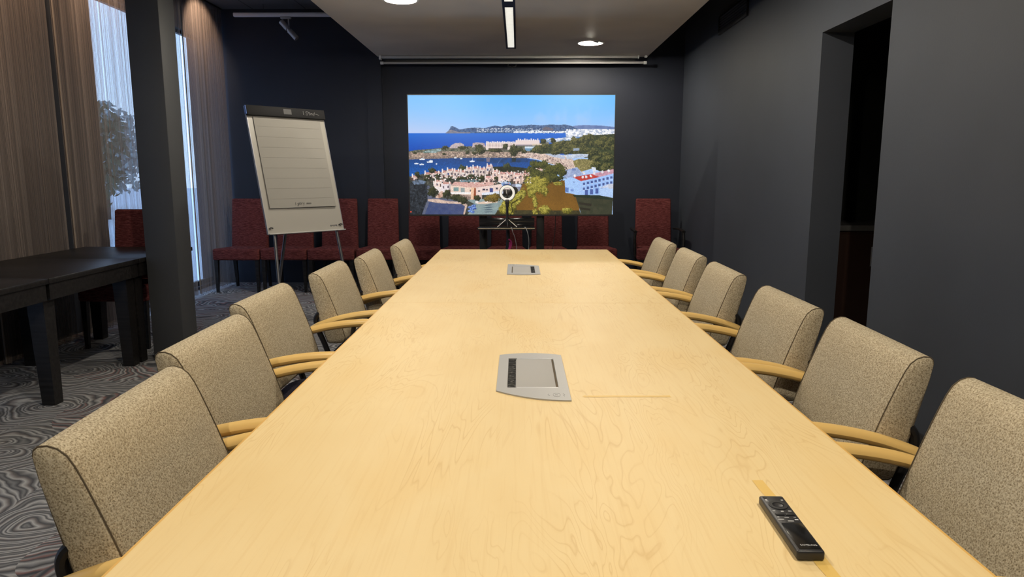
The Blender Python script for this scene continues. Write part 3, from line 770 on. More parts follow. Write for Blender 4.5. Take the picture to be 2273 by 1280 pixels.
ink([(-.018, zz + .002), (-.016, zz + .016), (-.006, zz + .016)]); ink([(-.002, zz + .016), (.004, zz + .004), (.010, zz + .017), (.0, zz - .008)])
for i in range(4): ink([(.03 + .011 * i, zz + .004), (.032 + .011 * i, zz + .015), (.038 + .011 * i, zz + .014), (.038 + .011 * i, zz + .004)])
f.build('handwriting', M_ink, pad)
# pen tray, clips, legs
MB().box(-bw, bw, -.032, -.0035, -.006, .002, .002).xf(BM).build('pen_tray', M_offw, fc)
for sx, side in ((-.325, 1), (.315, -1)):
    f = MB().tube([BM @ Vector(p) for p in ((sx - .012, -.006, .045), (sx + .004, -.010, .052), (sx + .022, -.008, .047))], .0045, seg=8); f.tube([BM @ Vector(p) for p in ((sx, -.006, .052), (sx - .004 * side, -.008, .036))], .003, seg=6)
    f.build('marker_clip', M_plastic, fc)
f = MB()
for i in range(5): f.box(.225 + i * .014, .233 + i * .014, -.0022, -.0008, .035 + (i % 2) * .004, .048)
f.xf(BM).build('corner_mark', M_ink, fc, False)
def fleg(p0, p1, nm_='leg'): MB().tube([p0, p1], .0125, .0125, seg=10).build(nm_, mat('leg_grey', (.11, .11, .12, 1), .35, .6), fc)
fleg((-.285, .02, .82), (-.335, -.13, .012)); fleg((.285, .02, .82), (.335, -.13, .012)); fleg((0, .16, 1.35), (0, .62, .012))
MB().box(-.30, .30, .018, .035, .0, .03).xf(BM).build('rear_rail', M_frame, fc, False)
for p in ((-.335, -.13), (.335, -.13), (0, .62)): MB().lathe([(0, 0), (.018, 0), (.018, .022), (.012, .026), (0, .026)], (p[0], p[1], 0), 14).build('rubber_foot', M_plastic, fc)

# ------------------------------------------------------------------ projection screen at the back wall
M_rod = mat('screen_rod_white', (.42, .41, .40, 1), .5)
ps = thing('projection_screen', (0, 8.24, 0), 0, 'rolled-up projection screen with white bottom rod along the back wall', 'projection screen')
f = MB().box(-1.545, 1.345, -.03, .03, 2.566, 2.597, .008); f.build('case', M_rod, ps)
MB().box(1.346, 1.36, -.028, .028, 2.564, 2.598, .003).build('case_end', M_white, ps)
f = MB().box(1.425, 1.45, -.02, .02, 2.575, 2.599, .003); f.build('bracket', M_white, ps)
MB().box(-1.57, -1.546, -.034, .034, 2.556, 2.599, .003).build('bracket', M_white, ps)
f = MB(); f.tube([(-1.52, -.03, 2.516), (1.41, -.03, 2.516)], .0125, seg=12); f.build('bottom_rod', M_rod, ps)
for x0, x1 in ((-1.553, -1.5205), (1.4105, 1.443)): MB().tube([(x0, -.03, 2.516), (x1, -.03, 2.516)], .017, seg=14).build('rod_end_cap', M_white, ps)
MB().box(-1.50, 1.32, -.004, .004, 2.52, 2.556).build('screen_fabric', M_black, ps, False)
P = smoothpath([(-.115, -.03, 2.505), (-.11, -.03, 2.478), (-.085, -.03, 2.474), (-.07, -.03, 2.462), (-.055, -.03, 2.474), (-.03, -.03, 2.478), (-.025, -.03, 2.505)], 4)
MB().tube(P, .005, seg=8).build('pull_handle', M_plastic, ps)

# ------------------------------------------------------------------ wall vent
av = thing('air_vent', (1.9, 6.52, 2.66), 0, 'black louvred air vent high on the right wall', 'vent')
f = MB(); f.box(-.018, -.0005, -.42, -.40, -.09, .09); f.box(-.018, -.0005, .40, .42, -.09, .09); f.box(-.018, -.0005, -.40, .40, .07, .09); f.box(-.018, -.0005, -.40, .40, -.09, -.07)
f.build('frame', M_plastic, av, False)
for i in range(6): MB().box(-.014, -.002, -.398, .398, -.0055, -.002).xf(Matrix.Translation((0, 0, -.056 + i * .0235)) @ Matrix.Translation((-.008, 0, 0)) @ Matrix.Rotation(R(35), 4, 'Y') @ Matrix.Translation((.008, 0, 0))).build('slat', M_plastic, av, False)

# ------------------------------------------------------------------ television and its stand
TVX0, TVX1, TVZ0, TVZ1, TVY = -.979, .857, .918, 1.969, 6.40
tv = thing('television', ((TVX0 + TVX1) / 2, TVY, TVZ0), 0, 'large flat television showing a seaside town, on a black stand', 'television')
hw, H = (TVX1 - TVX0) / 2, TVZ1 - TVZ0
MB().box(-hw - .006, hw + .006, .004, .055, -.012, H + .006, .004).build('back_shell', M_plastic, tv)
f = MB(); e = .007
f.box(-hw - e, -hw, -.004, .006, -.014, H + e); f.box(hw, hw + e, -.004, .006, -.014, H + e); f.box(-hw, hw, -.004, .006, H, H + e); f.box(-hw, hw, -.004, .006, -.014, 0)
f.build('bezel', M_plastic, tv, False)
MB().box(-hw + .002, -hw + .012, -.0055, -.0035, .018, .028, .001).build('standby_light', mat('red_led', (.8, .05, .02, 1), .4, emit=(1, .12, .05, 1), es=.9), tv)
# ---- the picture on the screen: painted into a colour attribute on a fine grid of points
PW, PH = 800, 452
def paint():
    rs = np.random.RandomState(5); A = np.zeros((PH, PW, 3)); YY, XX = np.mgrid[0:PH, 0:PW]
    sxp = lambda x: (np.asarray(x, float) - 37) / 2003 * PW; syp = lambda y: (np.asarray(y, float) - 53) / 1152 * PH
    col = lambda c: np.array(c, float)
    def vnoise(s, seed):
        r = np.random.RandomState(seed); g = r.rand(int(PH / s) + 3, int(PW / s) + 3)
        y = YY / s; x = XX / s; i = y.astype(int); j = x.astype(int); fy = y - i; fx = x - j; fy = fy * fy * (3 - 2 * fy); fx = fx * fx * (3 - 2 * fx)
        return (g[i, j] * (1 - fx) + g[i, j + 1] * fx) * (1 - fy) + (g[i + 1, j] * (1 - fx) + g[i + 1, j + 1] * fx) * fy
    n3, n6, n14, n40 = vnoise(2.2, 1), vnoise(5, 2), vnoise(13, 3), vnoise(42, 4)
    def pm(P):
        P = [(float(sxp(x)), float(syp(y))) for x, y in P]; xs_ = [p[0] for p in P]; ys_ = [p[1] for p in P]
        x0, x1 = max(0, int(min(xs_)) - 1), min(PW, int(max(xs_)) + 2); y0, y1 = max(0, int(min(ys_)) - 1), min(PH, int(max(ys_)) + 2)
        m = np.zeros((PH, PW), bool)
        if x1 <= x0 or y1 <= y0: return m
        sub = np.zeros((y1 - y0, x1 - x0), bool); X = XX[y0:y1, x0:x1]; Y = YY[y0:y1, x0:x1]
        for (ax, ay), (bx, by) in zip(P, P[1:] + P[:1]):
            if ay == by: continue
            c = ((ay > Y) != (by > Y)) & (X < (bx - ax) * (Y - ay) / (by - ay) + ax); sub ^= c
        m[y0:y1, x0:x1] = sub; return m
    def fill(P, c, c2=None, nz=None, amp=0.0):
        m = pm(P) if isinstance(P, list) else P
        v = np.broadcast_to(col(c), A.shape).copy()
        if c2 is not None: f = nz[..., None]; v = col(c) * (1 - f) + col(c2) * f
        if amp: v = v * (1 + amp * (n3[..., None] - .5) * 2)
        A[m] = v[m]
    def rect(x0, y0, x1, y1, c): fill([(x0, y0), (x1, y0), (x1, y1), (x0, y1)], c)
    def blob(x, y, rx, ry, c, c2, seed):
        r = np.random.RandomState(seed); X = float(sxp(x)); Y = float(syp(y)); a = rx / 2003 * PW; b = ry / 1152 * PH
        dx = (XX - X) / a; dy = (YY - Y) / b; d = np.sqrt(dx * dx + dy * dy) + (n3 - .5) * .55 + (n6 - .5) * .5
        m = d < 1; lit = np.clip(.5 - .45 * dy + .35 * dx * -1 + (n3 - .5) * 1.5, 0, 1)[..., None]
        v = col(c) * (1 - lit) + col(c2) * lit; A[m] = v[m]
    # sky and sea
    t = np.clip(YY / float(syp(415)), 0, 1)[..., None] ** 1.5
    A[:] = col((104, 188, 255)) * (1 - t) + col((166, 199, 246)) * t
    A += (np.clip(1 - XX / 300., 0, 1)[..., None] * np.array((34, 10, -4.)) * .7)
    cl = np.clip((n40 - .5) * 2 + (vnoise(16, 9) - .5) * .8, 0, 1)[..., None] * np.clip((YY - 25) / 60., 0, 1)[..., None] * np.clip((XX - 260) / 300., 0, 1)[..., None]
    A[:] = A * (1 - .35 * cl) + col((190, 205, 238)) * .35 * cl
    t = np.clip((YY - float(syp(415))) / float(syp(590) - syp(415)), 0, 1)
    fill([(30, 414), (1700, 408), (1700, 620), (30, 620)], (24, 106, 210), (8, 74, 178), t)
    # far hills
    fill([(1600, 380), (1640, 345), (1690, 340), (1760, 337), (1900, 342), (2050, 356), (2050, 420), (1600, 420)], (88, 112, 165), (120, 140, 185), n14)
    H_ = [(395, 414), (425, 392), (440, 372), (450, 349), (470, 347), (500, 360), (535, 378), (560, 376), (600, 367), (680, 361), (780, 366), (830, 352), (880, 342), (940, 352), (1010, 335), (1080, 345), (1150, 340), (1230, 333), (1330, 340), (1420, 331), (1500, 336), (1560, 331), (1620, 346), (1680, 372), (1680, 412), (1100, 414)]
    fill(H_, (48, 76, 124), (86, 112, 148), n6, .25)
    fill([(400, 412), (440, 382), (470, 385), (520, 402), (640, 404), (640, 416), (400, 416)], (150, 140, 150), (96, 108, 130), n6)
    fill([(1330, 372), (1370, 350), (1450, 372), (1440, 388), (1350, 388)], (120, 104, 116), (84, 92, 112), n6)
    for i in range(230):
        x = rs.uniform(700, 1350); y = rs.uniform(365, 402); rect(x, y, x + rs.uniform(4, 14), y + rs.uniform(3, 6), (205, 212, 224))
    for i in range(160):
        x = rs.uniform(1050, 1720); y = rs.uniform(392, 408); rect(x, y, x + rs.uniform(8, 22), y + rs.uniform(4, 9), (236, 238, 242))
    # white town on the right
    fill([(1570, 392), (1700, 380), (1860, 372), (2050, 384), (2050, 470), (1760, 460), (1570, 440)], (212, 220, 235), (150, 165, 195), n3)
    for i in range(420):
        x = rs.uniform(1560, 2040); y = rs.uniform(374, 452) ; rect(x, y, x + rs.uniform(8, 26), y + rs.uniform(5, 15), (245, 246, 250) if rs.rand() < .72 else (168, 180, 205))
    fill([(1350, 478), (1500, 462), (1660, 440), (1760, 450), (1700, 490), (1360, 506)], (206, 210, 222), (140, 160, 190), n6)
    for i in range(90):
        x = rs.uniform(1350, 1700); y = rs.uniform(455, 495); rect(x, y, x + rs.uniform(10, 30), y + rs.uniform(5, 12), (238, 240, 246) if rs.rand() < .6 else (120, 150, 190))
    fill([(1650, 466), (1680, 450), (1720, 449), (1750, 462), (1700, 470)], (90, 130, 185))
    # peninsula, hotel and its trees
    fill([(37, 588), (110, 574), (260, 564), (420, 548), (700, 536), (1100, 520), (1400, 500), (1450, 640), (1330, 650), (1000, 648), (600, 642), (300, 655), (37, 664)], (62, 72, 62), (128, 122, 104), n6, .2)
    fill([(37, 598), (200, 600), (420, 586), (620, 592), (860, 590), (1030, 594), (1200, 590), (1310, 620), (1250, 650), (1000, 648), (600, 646), (300, 656), (37, 662)], (198, 172, 152), (120, 104, 98), n6, .22)
    fill([(37, 648), (300, 640), (700, 634), (1100, 640), (1240, 646), (1240, 654), (700, 650), (300, 660), (37, 668)], (96, 82, 80), (170, 150, 136), n3)
    for i in range(150):
        x = rs.uniform(450, 1250); y = rs.uniform(598, 645); rect(x, y, x + rs.uniform(5, 16), y + rs.uniform(4, 9), (222, 200, 182) if rs.rand() < .6 else (110, 96, 92))
    fill([(175, 590), (260, 568), (350, 562), (355, 580), (300, 602), (180, 604)], (172, 196, 204), (90, 110, 100), n6)
    fill([(430, 560), (450, 530), (490, 508), (545, 506), (575, 520), (580, 560)], (226, 206, 204), (150, 140, 150), n3)
    fill([(655, 552), (662, 508), (700, 502), (775, 508), (790, 552)], (228, 208, 206), (150, 132, 140), n3)
    rect(790, 502, 1096, 572, (238, 222, 216)); rect(1080, 480, 1312, 532, (232, 214, 210)); rect(1080, 524, 1312, 534, (150, 140, 150))
    for r_ in range(4):
        for c_ in range(19): rect(806 + c_ * 14.5, 514 + r_ * 13, 813 + c_ * 14.5, 521 + r_ * 13, (150, 122, 126))
    for c_ in range(18): rect(795 + c_ * 17, 490 + (c_ % 3) * 3, 806 + c_ * 17, 504, (240, 228, 226))
    for c_ in range(10): rect(1100 + c_ * 21, 464 + (c_ % 3) * 6, 1112 + c_ * 21, 484, (240, 226, 222))
    rect(815, 560, 1000, 574, (86, 78, 74)); rect(1170, 540, 1280, 570, (205, 220, 235)); rect(1170, 560, 1280, 584, (110, 150, 180)); rect(1240, 516, 1340, 530, (214, 196, 176))
    for k_, (x, y, rx, ry) in enumerate([(390, 552, 34, 18), (560, 552, 50, 16), (720, 548, 40, 28), (740, 582, 40, 34), (612, 598, 24, 20), (850, 580, 36, 16), (900, 580, 44, 18), (980, 540, 28, 26), (1062, 580, 40, 58), (1120, 572, 36, 20), (1160, 590, 30, 16), (1340, 560, 50, 40), (1300, 585, 70, 24), (95, 602, 20, 14), (380, 614, 20, 12), (680, 604, 24, 12), (1350, 490, 30, 24), (1445, 488, 26, 28)]):
        blob(x, y, rx, ry, (26, 34, 26), (84, 86, 54), 30 + k_)
    # bay with boats
    t = np.clip((YY - float(syp(650))) / float(syp(800) - syp(650)), 0, 1)
    fill([(37, 666), (300, 658), (600, 650), (900, 650), (1190, 654), (1310, 676), (1340, 700), (1240, 770), (1000, 790), (600, 800), (180, 830), (37, 850)], (22, 66, 128), (20, 88, 172), t, .08)
    fill([(700, 652), (1190, 654), (1200, 690), (900, 700), (700, 680)], (24, 52, 92), (14, 72, 136), n14)
    fill([(1040, 650), (1086, 650), (1080, 690), (1046, 690)], (24, 44, 56)); fill([(790, 652), (830, 652), (826, 690), (796, 690)], (120, 112, 130))
    for x, y, w_ in [(165, 664, 30), (240, 690, 32), (250, 680, 20), (108, 706, 22), (160, 714, 24), (490, 650, 14), (548, 657, 12), (655, 684, 28), (305, 709, 8)]:
        fill([(x - w_, y - 4), (x + w_, y - 6), (x + w_ * .8, y + 6), (x - w_ * .8, y + 7)], (232, 236, 244)); rect(x - w_ * .3, y - 10, x + w_ * .3, y - 3, (210, 218, 232))
    rect(657, 640, 660, 684, (230, 235, 245)); rect(178, 640, 181, 662, (210, 220, 235))
    for i in range(40): a = i / 39; rect(900 + 50 * a ** 2, 730 - 80 * a, 903 + 50 * a ** 2, 734 - 80 * a, (90, 118, 160))
    # beach, scrub, right-hand wood
    fill([(1100, 618), (1240, 600), (1420, 602), (1600, 640), (1680, 700), (1740, 790), (1560, 800), (1500, 730), (1400, 700), (1320, 672), (1190, 646)], (226, 204, 190), (196, 172, 162), n6, .12)
    for i in range(120):
        u = rs.rand(); x = 1180 + 430 * u + rs.uniform(-40, 40); y = 625 + 110 * u * u + rs.uniform(-16, 24); rect(x, y, x + 5, y + 8, (140, 112, 112))
    fill([(1360, 612), (1480, 602), (1560, 640), (1560, 664), (1440, 640)], (214, 222, 238), (150, 160, 185), n3)
    fill([(1640, 680), (1700, 660), (1840, 664), (1860, 690), (1840, 750), (1700, 790), (1660, 740)], (152, 140, 92), (112, 106, 64), n6, .2)
    W_ = [(1220, 590), (1260, 545), (1400, 520), (1520, 490), (1640, 482), (1740, 440), (1900, 430), (2050, 420), (2050, 790), (1900, 780), (1830, 740), (1850, 670), (1760, 640), (1620, 612), (1480, 608), (1320, 612)]
    fill(W_, (34, 46, 34), (70, 76, 46), n6, .25)
    rw = np.random.RandomState(11)
    for i in range(150):
        x = rw.uniform(1240, 2040); y = rw.uniform(440, 770); 
        if pm(W_)[min(PH - 1, max(0, int(syp(y)))), min(PW - 1, max(0, int(sxp(x))))]: blob(x, y, rw.uniform(22, 46), rw.uniform(18, 36), (30, 40, 28), (112, 108, 62), 60 + i)
    fill([(1560, 620), (1700, 612), (1790, 616), (1780, 640), (1700, 650), (1580, 664)], (214, 222, 236), (160, 175, 200), n6)
    fill([(1640, 560), (1700, 556), (1700, 580), (1640, 584)], (150, 165, 185))
    fill([(1560, 770), (1680, 740), (1740, 800), (1740, 850), (1570, 850), (1540, 800)], (176, 190, 222), (140, 156, 196), n6)
    rect(1630, 752, 1668, 772, (110, 130, 180))
    # near ground behind the villas
    fill([(37, 830), (200, 800), (600, 770), (870, 735), (1000, 740), (1240, 760), (1250, 900), (1200, 1206), (37, 1206)], (36, 42, 40), (92, 92, 82), n6, .2)
    fill([(860, 738), (1000, 730), (1210, 752), (1210, 790), (860, 780)], (24, 32, 26), (54, 60, 40), n6)
    for i, (x, y) in enumerate([(995, 730), (1250, 712), (560, 752), (262, 778)]): blob(x, y, 36, 30, (26, 36, 24), (80, 84, 48), 300 + i)
    fill([(530, 850), (700, 845), (720, 880), (540, 885)], (140, 170, 190), (70, 90, 90), n6)
    # villas
    rv = np.random.RandomState(21)
    def villa(x0, x1, yt, yb, wall=(232, 206, 190), roof=(196, 142, 132), nwin=3, rows=1):
        rect(x0, yt, x1, yb, wall); fill([(x0, yt), (x0 + 8, yt - 18), (x1 - 6, yt - 20), (x1, yt)], roof)
        rect(x0 + .72 * (x1 - x0), yt + 3, x1, yb, tuple(c * .80 for c in wall))
        rect(x0 + 6, yt - 34, x0 + 18, yt, (240, 230, 226)); rect(x1 - 26, yt - 28, x1 - 14, yt - 4, (238, 226, 222))
        for r_ in range(rows):
            for k in range(nwin):
                xx = x0 + (x1 - x0) * (k + .55) / (nwin + .3); yy = yt + 12 + r_ * 40 + rv.uniform(0, 8)
                rect(xx - 7, yy, xx + 7, yy + 22, (96, 84, 96) if rv.rand() < .7 else (60, 80, 130))
        for k in range(2): xx = x0 + rv.rand() * (x1 - x0); rect(xx - 9, yb - 26, xx + 9, yb, (86, 66, 60))
    for x0, x1, yt, yb in [(55, 115, 838, 868), (180, 270, 808, 850), (262, 345, 800, 846), (350, 430, 790, 850), (400, 480, 776, 846), (470, 540, 784, 852), (530, 600, 788, 856), (590, 660, 760, 850), (650, 725, 752, 838), (720, 790, 764, 836), (790, 858, 736, 810)]:
        villa(x0, x1, yt, yb, (226, 206, 198), nwin=2, rows=1)
    for i in range(26): x = rv.uniform(190, 850); blob(x, 858 - (x - 190) * .03 + rv.uniform(-8, 8), 22, 14, (24, 34, 24), (74, 76, 46), 400 + i)
    for x0, x1, yt, yb, nw in [(770, 860, 842, 890, 2), (850, 915, 786, 870, 1), (910, 1060, 806, 880, 2), (1055, 1150, 816, 900, 2), (1140, 1240, 812, 880, 2), (1210, 1290, 784, 830, 2), (1270, 1356, 760, 806, 3)]:
        villa(x0, x1, yt, yb, (236, 206, 194), (214, 158, 152), nw)
    fill([(268, 872), (350, 900), (350, 1000), (300, 990), (272, 940)], (238, 226, 222)); villa(280, 400, 880, 930, (236, 214, 204), (206, 158, 148), 2)
    villa(345, 450, 905, 985, (232, 220, 222), (200, 150, 140), 2)
    fill([(440, 915), (640, 935), (690, 940), (690, 1060), (640, 1064), (540, 1010), (440, 1000)], (236, 210, 194))
    fill([(450, 912), (480, 880), (560, 886), (760, 884), (900, 890), (860, 912), (690, 938), (600, 936)], (204, 150, 142), (226, 190, 180), n3)
    rect(470, 935, 520, 975, (120, 150, 150)); rect(540, 940, 580, 985, (150, 160, 160)); rect(440, 985, 690, 1003, (246, 240, 238)); rect(640, 1030, 665, 1052, (80, 80, 92)); rect(630, 960, 660, 976, (90, 84, 92))
    fill([(640, 938), (690, 940), (690, 1060), (640, 1064)], (238, 196, 164)); fill([(672, 944), (690, 944), (686, 1084), (662, 1084)], (150, 74, 46))
    fill([(440, 1002), (640, 1010), (640, 1056), (560, 1060), (440, 1040)], (196, 170, 156), (120, 100, 92), n6)
    fill([(690, 938), (960, 900), (1030, 905), (1030, 985), (940, 995), (750, 1010), (690, 1010)], (236, 212, 204))
    fill([(745, 990), (960, 968), (1000, 975), (990, 996), (750, 1012)], (226, 232, 246)); fill([(690, 1010), (748, 1008), (748, 1056), (690, 1082)], (214, 186, 176))
    rect(824, 944, 856, 984, (60, 72, 130)); rect(754, 948, 780, 966, (60, 56, 74)); rect(786, 952, 808, 966, (90, 84, 96)); rect(884, 938, 904, 956, (56, 56, 76)); rect(710, 966, 730, 980, (70, 70, 84))
    fill([(930, 880), (1000, 870), (1032, 895), (1030, 925), (950, 930)], (176, 202, 236), (110, 140, 190), n6); rect(960, 900, 1020, 918, (70, 92, 140)); fill([(900, 880), (990, 862), (1000, 876), (930, 896)], (222, 216, 220))
    fill([(280, 1040), (350, 968), (366, 975), (360, 1030), (320, 1044)], (168, 122, 98), (226, 200, 184), n6)
    fill([(1040, 905), (1100, 900), (1180, 925), (1180, 970), (1080, 980), (1040, 950)], (150, 152, 170), (120, 124, 146), n6); rect(1080, 905, 1130, 930, (206, 220, 240))
    # roads, parking, walls, cars
    fill([(200, 930), (226, 915), (290, 1040), (420, 1050), (580, 1090), (600, 1130), (570, 1206), (150, 1206), (200, 1060)], (84, 92, 118), (104, 108, 128), n6)
    fill([(230, 1080), (540, 1096), (580, 1130), (560, 1206), (180, 1206)], (58, 72, 118), (78, 88, 124), n14)
    fill([(212, 1054), (300, 1050), (420, 1072), (560, 1080), (604, 1108), (576, 1206), (560, 1206), (580, 1120), (540, 1100), (320, 1092), (216, 1072)], (226, 198, 180), (186, 160, 150), n6)
    fill([(600, 1060), (760, 1050), (960, 1030), (960, 1110), (870, 1206), (600, 1206), (690, 1110)], (126, 146, 150), (150, 166, 164), n14)
    for y in (1105, 1128, 1150, 1172): fill([(760, y + 6), (810, y), (860, y), (830, y + 9), (790, y + 12)], (78, 96, 110))
    fill([(700, 1085), (780, 1072), (900, 1070), (905, 1084), (790, 1098), (700, 1098)], (222, 196, 176)); rect(682, 1072, 712, 1094, (236, 224, 220)); rect(776, 1070, 802, 1086, (236, 226, 222))
    for x, y in [(630, 1130), (662, 1118), (650, 1150), (668, 1140), (630, 1168), (655, 1176)]:
        blob(x, y, 24, 13, (54, 78, 150), (140, 176, 236), int(x + y))
    fill([(37, 900), (120, 850), (210, 920), (210, 1060), (150, 1206), (37, 1206)], (24, 28, 34), (58, 64, 72), n6, .3)
    fill([(60, 880), (130, 860), (200, 880), (180, 905), (80, 910)], (130, 150, 180), (60, 70, 80), n6)
    for i, (x, y, rx, ry, y_) in enumerate([(118, 815, 26, 26, 0), (225, 832, 36, 22, 0), (262, 780, 24, 18, 0), (320, 822, 26, 18, 0), (262, 980, 52, 50, 0), (408, 990, 30, 34, 0), (500, 1035, 70, 30, 0), (560, 1060, 50, 36, 0), (740, 855, 40, 22, 0), (890, 848, 22, 16, 0), (640, 830, 40, 18, 0), (870, 1040, 70, 40, 1), (800, 1050, 36, 22, 1), (380, 1010, 20, 22, 0), (700, 1040, 30, 26, 0)]):
        blob(x, y, rx, ry, (26, 32, 24) if not y_ else (70, 58, 22), (72, 74, 44) if not y_ else (140, 116, 50), 500 + i)
    for x in (118, 230, 410): rect(x - 3, 830 if x < 300 else 1010, x + 3, 880 if x < 300 else 1060, (50, 44, 38))
    # brown field and green trees on the right
    fill([(1150, 900), (1420, 880), (1560, 868), (1570, 990), (1680, 1004), (1712, 1166), (1060, 1180), (1100, 1010)], (128, 90, 34), (112, 78, 28), n40)
    fill([(1660, 1000), (1760, 1010), (2040, 1030), (2030, 1206), (1730, 1206)], (52, 56, 42), (66, 66, 50), n14)
    fill([(1700, 1080), (1830, 1096), (1826, 1122), (1708, 1104)], (44, 42, 34)); fill([(1712, 1130), (1820, 1146), (1816, 1166), (1720, 1152)], (42, 40, 32))
    fill([(900, 1160), (1712, 1164), (1730, 1206), (880, 1206)], (44, 42, 28), (76, 70, 40), n6)
    T_ = [(1235, 770, 60, 44), (1290, 720, 60, 40), (1360, 720, 60, 46), (1440, 760, 66, 50), (1500, 760, 70, 56), (1400, 800, 80, 50), (1540, 790, 40, 50), (1300, 830, 90, 60), (1220, 850, 60, 44), (1440, 850, 110, 40)]
    for i, (x, y, rx, ry) in enumerate(T_): blob(x, y, rx, ry, (24, 34, 18), (92, 92, 42), 600 + i)
    rt_ = np.random.RandomState(8)
    G_ = [(1230, 900, 60, 60), (1290, 880, 70, 50), (1360, 890, 50, 50), (1250, 960, 60, 50), (1320, 940, 54, 54), (1370, 970, 30, 50), (1240, 1010, 40, 30), (1265, 1060, 24, 40), (1110, 1020, 64, 48), (1150, 1000, 40, 50), (1080, 1070, 50, 40), (1000, 1100, 60, 50), (960, 1150, 44, 50), (1040, 1130, 50, 36), (1275, 1105, 22, 36), (1365, 1160, 58, 48), (1590, 1165, 52, 34), (1275, 1180, 26, 34), (1030, 1180, 36, 26), (1500, 900, 50, 18)]
    for i, (x, y, rx, ry) in enumerate(G_):
        blob(x, y, rx, ry, (72, 70, 20), (168, 156, 66), 700 + i)
        for k in range(5): blob(x + rt_.uniform(-.7, .7) * rx, y + rt_.uniform(-.7, .7) * ry, rx * .36, ry * .36, (96, 92, 28), (190, 178, 84), 900 + i * 7 + k)
    # blue-white hotel with the red roof
    fill([(1566, 880), (1600, 838), (1690, 838), (1720, 872), (2040, 800), (2040, 1000), (1905, 1000), (1700, 1014), (1566, 985)], (150, 186, 244), (168, 200, 250), n40)
    fill([(1566, 880), (1600, 838), (1690, 850), (1704, 1012), (1600, 990)], (166, 200, 250)); fill([(1566, 935), (1600, 940), (1600, 985), (1566, 980)], (96, 128, 190))
    fill([(1640, 838), (1820, 806), (1900, 836), (1720, 876)], (196, 70, 62), (176, 56, 50), n14)
    fill([(1820, 806), (2040, 758), (2040, 800), (1900, 836)], (214, 164, 178), (186, 140, 160), n6)
    for x, y in [(1660, 826), (1740, 838), (1770, 832), (1815, 826), (1750, 800), (1850, 800), (1930, 786), (1990, 776)]: blob(x, y, 12, 14, (214, 210, 220), (246, 236, 238), int(x))
    fill([(1820, 740), (1860, 742), (1870, 780), (1840, 790)], (216, 222, 238))
    for r_ in range(2):
        for c_ in range(8):
            x = 1740 + c_ * 38; y = 890 + r_ * 48 - c_ * 8.8; rect(x, y, x + 22, y + 24, (74, 92, 150)); rect(x + 4, y + 24, x + 26, y + 30, (196, 216, 252))
    for c_ in range(4): rect(1760 + c_ * 52, 962 - c_ * 8, 1790 + c_ * 52, 1010 - c_ * 6, (76, 96, 160))
    rect(1648, 880, 1656, 890, (70, 80, 120)); rect(1620, 955, 1650, 975, (120, 150, 210))
    fill([(1905, 950), (1990, 930), (2040, 930), (2040, 1040), (1905, 1012)], (176, 204, 246)); fill([(1900, 944), (1990, 905), (2040, 900), (2040, 930), (1960, 940)], (206, 212, 232)); rect(1990, 905, 2040, 950, (196, 200, 214))
    fill([(1640, 1010), (1900, 1012), (2030, 1046), (2030, 1060), (1660, 1030)], (26, 40, 34), (46, 58, 44), n3)
    rn = np.random.RandomState(33)
    for i in range(230):
        x = rn.uniform(200, 1230); y = rn.uniform(770, 895); s_ = rn.rand(); w_ = rn.uniform(4, 15); h_ = rn.uniform(4, 13)
        rect(x, y, x + w_, y + h_, (248, 242, 240) if s_ < .38 else ((70, 60, 66) if s_ < .66 else ((204, 152, 140) if s_ < .86 else (44, 54, 40))))
    gr = 1 + .24 * (rn.rand(PH, PW) - .5) * np.clip((YY - float(syp(500))) / 30., 0, 1) + .10 * (n3 - .5) * np.clip((YY - float(syp(500))) / 30., 0, 1)
    A *= gr[..., None]
    K = A.copy(); K[1:-1, 1:-1] = (A[1:-1, 1:-1] * 8 + A[:-2, 1:-1] + A[2:, 1:-1] + A[1:-1, :-2] + A[1:-1, 2:]) / 12
    s = np.clip(K, 0, 255) / 255
    return np.where(s <= .04045, s / 12.92, ((s + .055) / 1.055) ** 2.4)
pic = paint()
gx = np.linspace(-hw, hw, PW); gz = np.linspace(H, 0, PH)
co = np.zeros((PH, PW, 3), np.float32); co[..., 0] = gx[None, :]; co[..., 2] = gz[:, None]
ii = (np.arange(PH - 1)[:, None] * PW + np.arange(PW - 1)[None, :]).ravel()
fa = np.stack([ii, ii + PW, ii + PW + 1, ii + 1], 1).astype(np.int32)
me = bpy.data.meshes.new('screen'); me.vertices.add(PW * PH); me.vertices.foreach_set('co', co.ravel())
me.loops.add(fa.size); me.loops.foreach_set('vertex_index', fa.ravel())
me.polygons.add(len(fa)); me.polygons.foreach_set('loop_start', np.arange(0, fa.size, 4, dtype=np.int32)); me.polygons.foreach_set('loop_total', np.full(len(fa), 4, np.int32))
me.update(calc_edges=True)
ca = me.color_attributes.new('picture', 'FLOAT_COLOR', 'POINT'); c4 = np.ones((PH * PW, 4), np.float32); c4[:, :3] = pic.reshape(-1, 3); ca.data.foreach_set('color', c4.ravel())
M_screen = bpy.data.materials.new('lit_screen'); M_screen.use_nodes = True; g = N(M_screen)
at_ = g.n('Attribute', attribute_name='picture'); g.put(g.b.inputs['Base Color'], (.005, .005, .006, 1)); g.b.inputs['Roughness'].default_value = .3
g.t.links.new(at_.outputs['Color'], g.b.inputs['Emission Color']); g.b.inputs['Emission Strength'].default_value = 1.0
link('screen', me, M_screen, tv)
st = thing('television_stand', ((TVX0 + TVX1) / 2, TVY + .03, 0), 0, 'black floor stand with two posts and a shelf carrying the large television', 'stand')
cx = st.location.x
for x in (-.320, .205): MB().box(x - cx - .035, x - cx + .035, .03, .085, .06, 1.50, .006).build('post', M_frame, st)
MB().box(-.62, .62, .086, .10, 1.20, 1.50).build('mount_plate', M_frame, st, False)
f = MB()
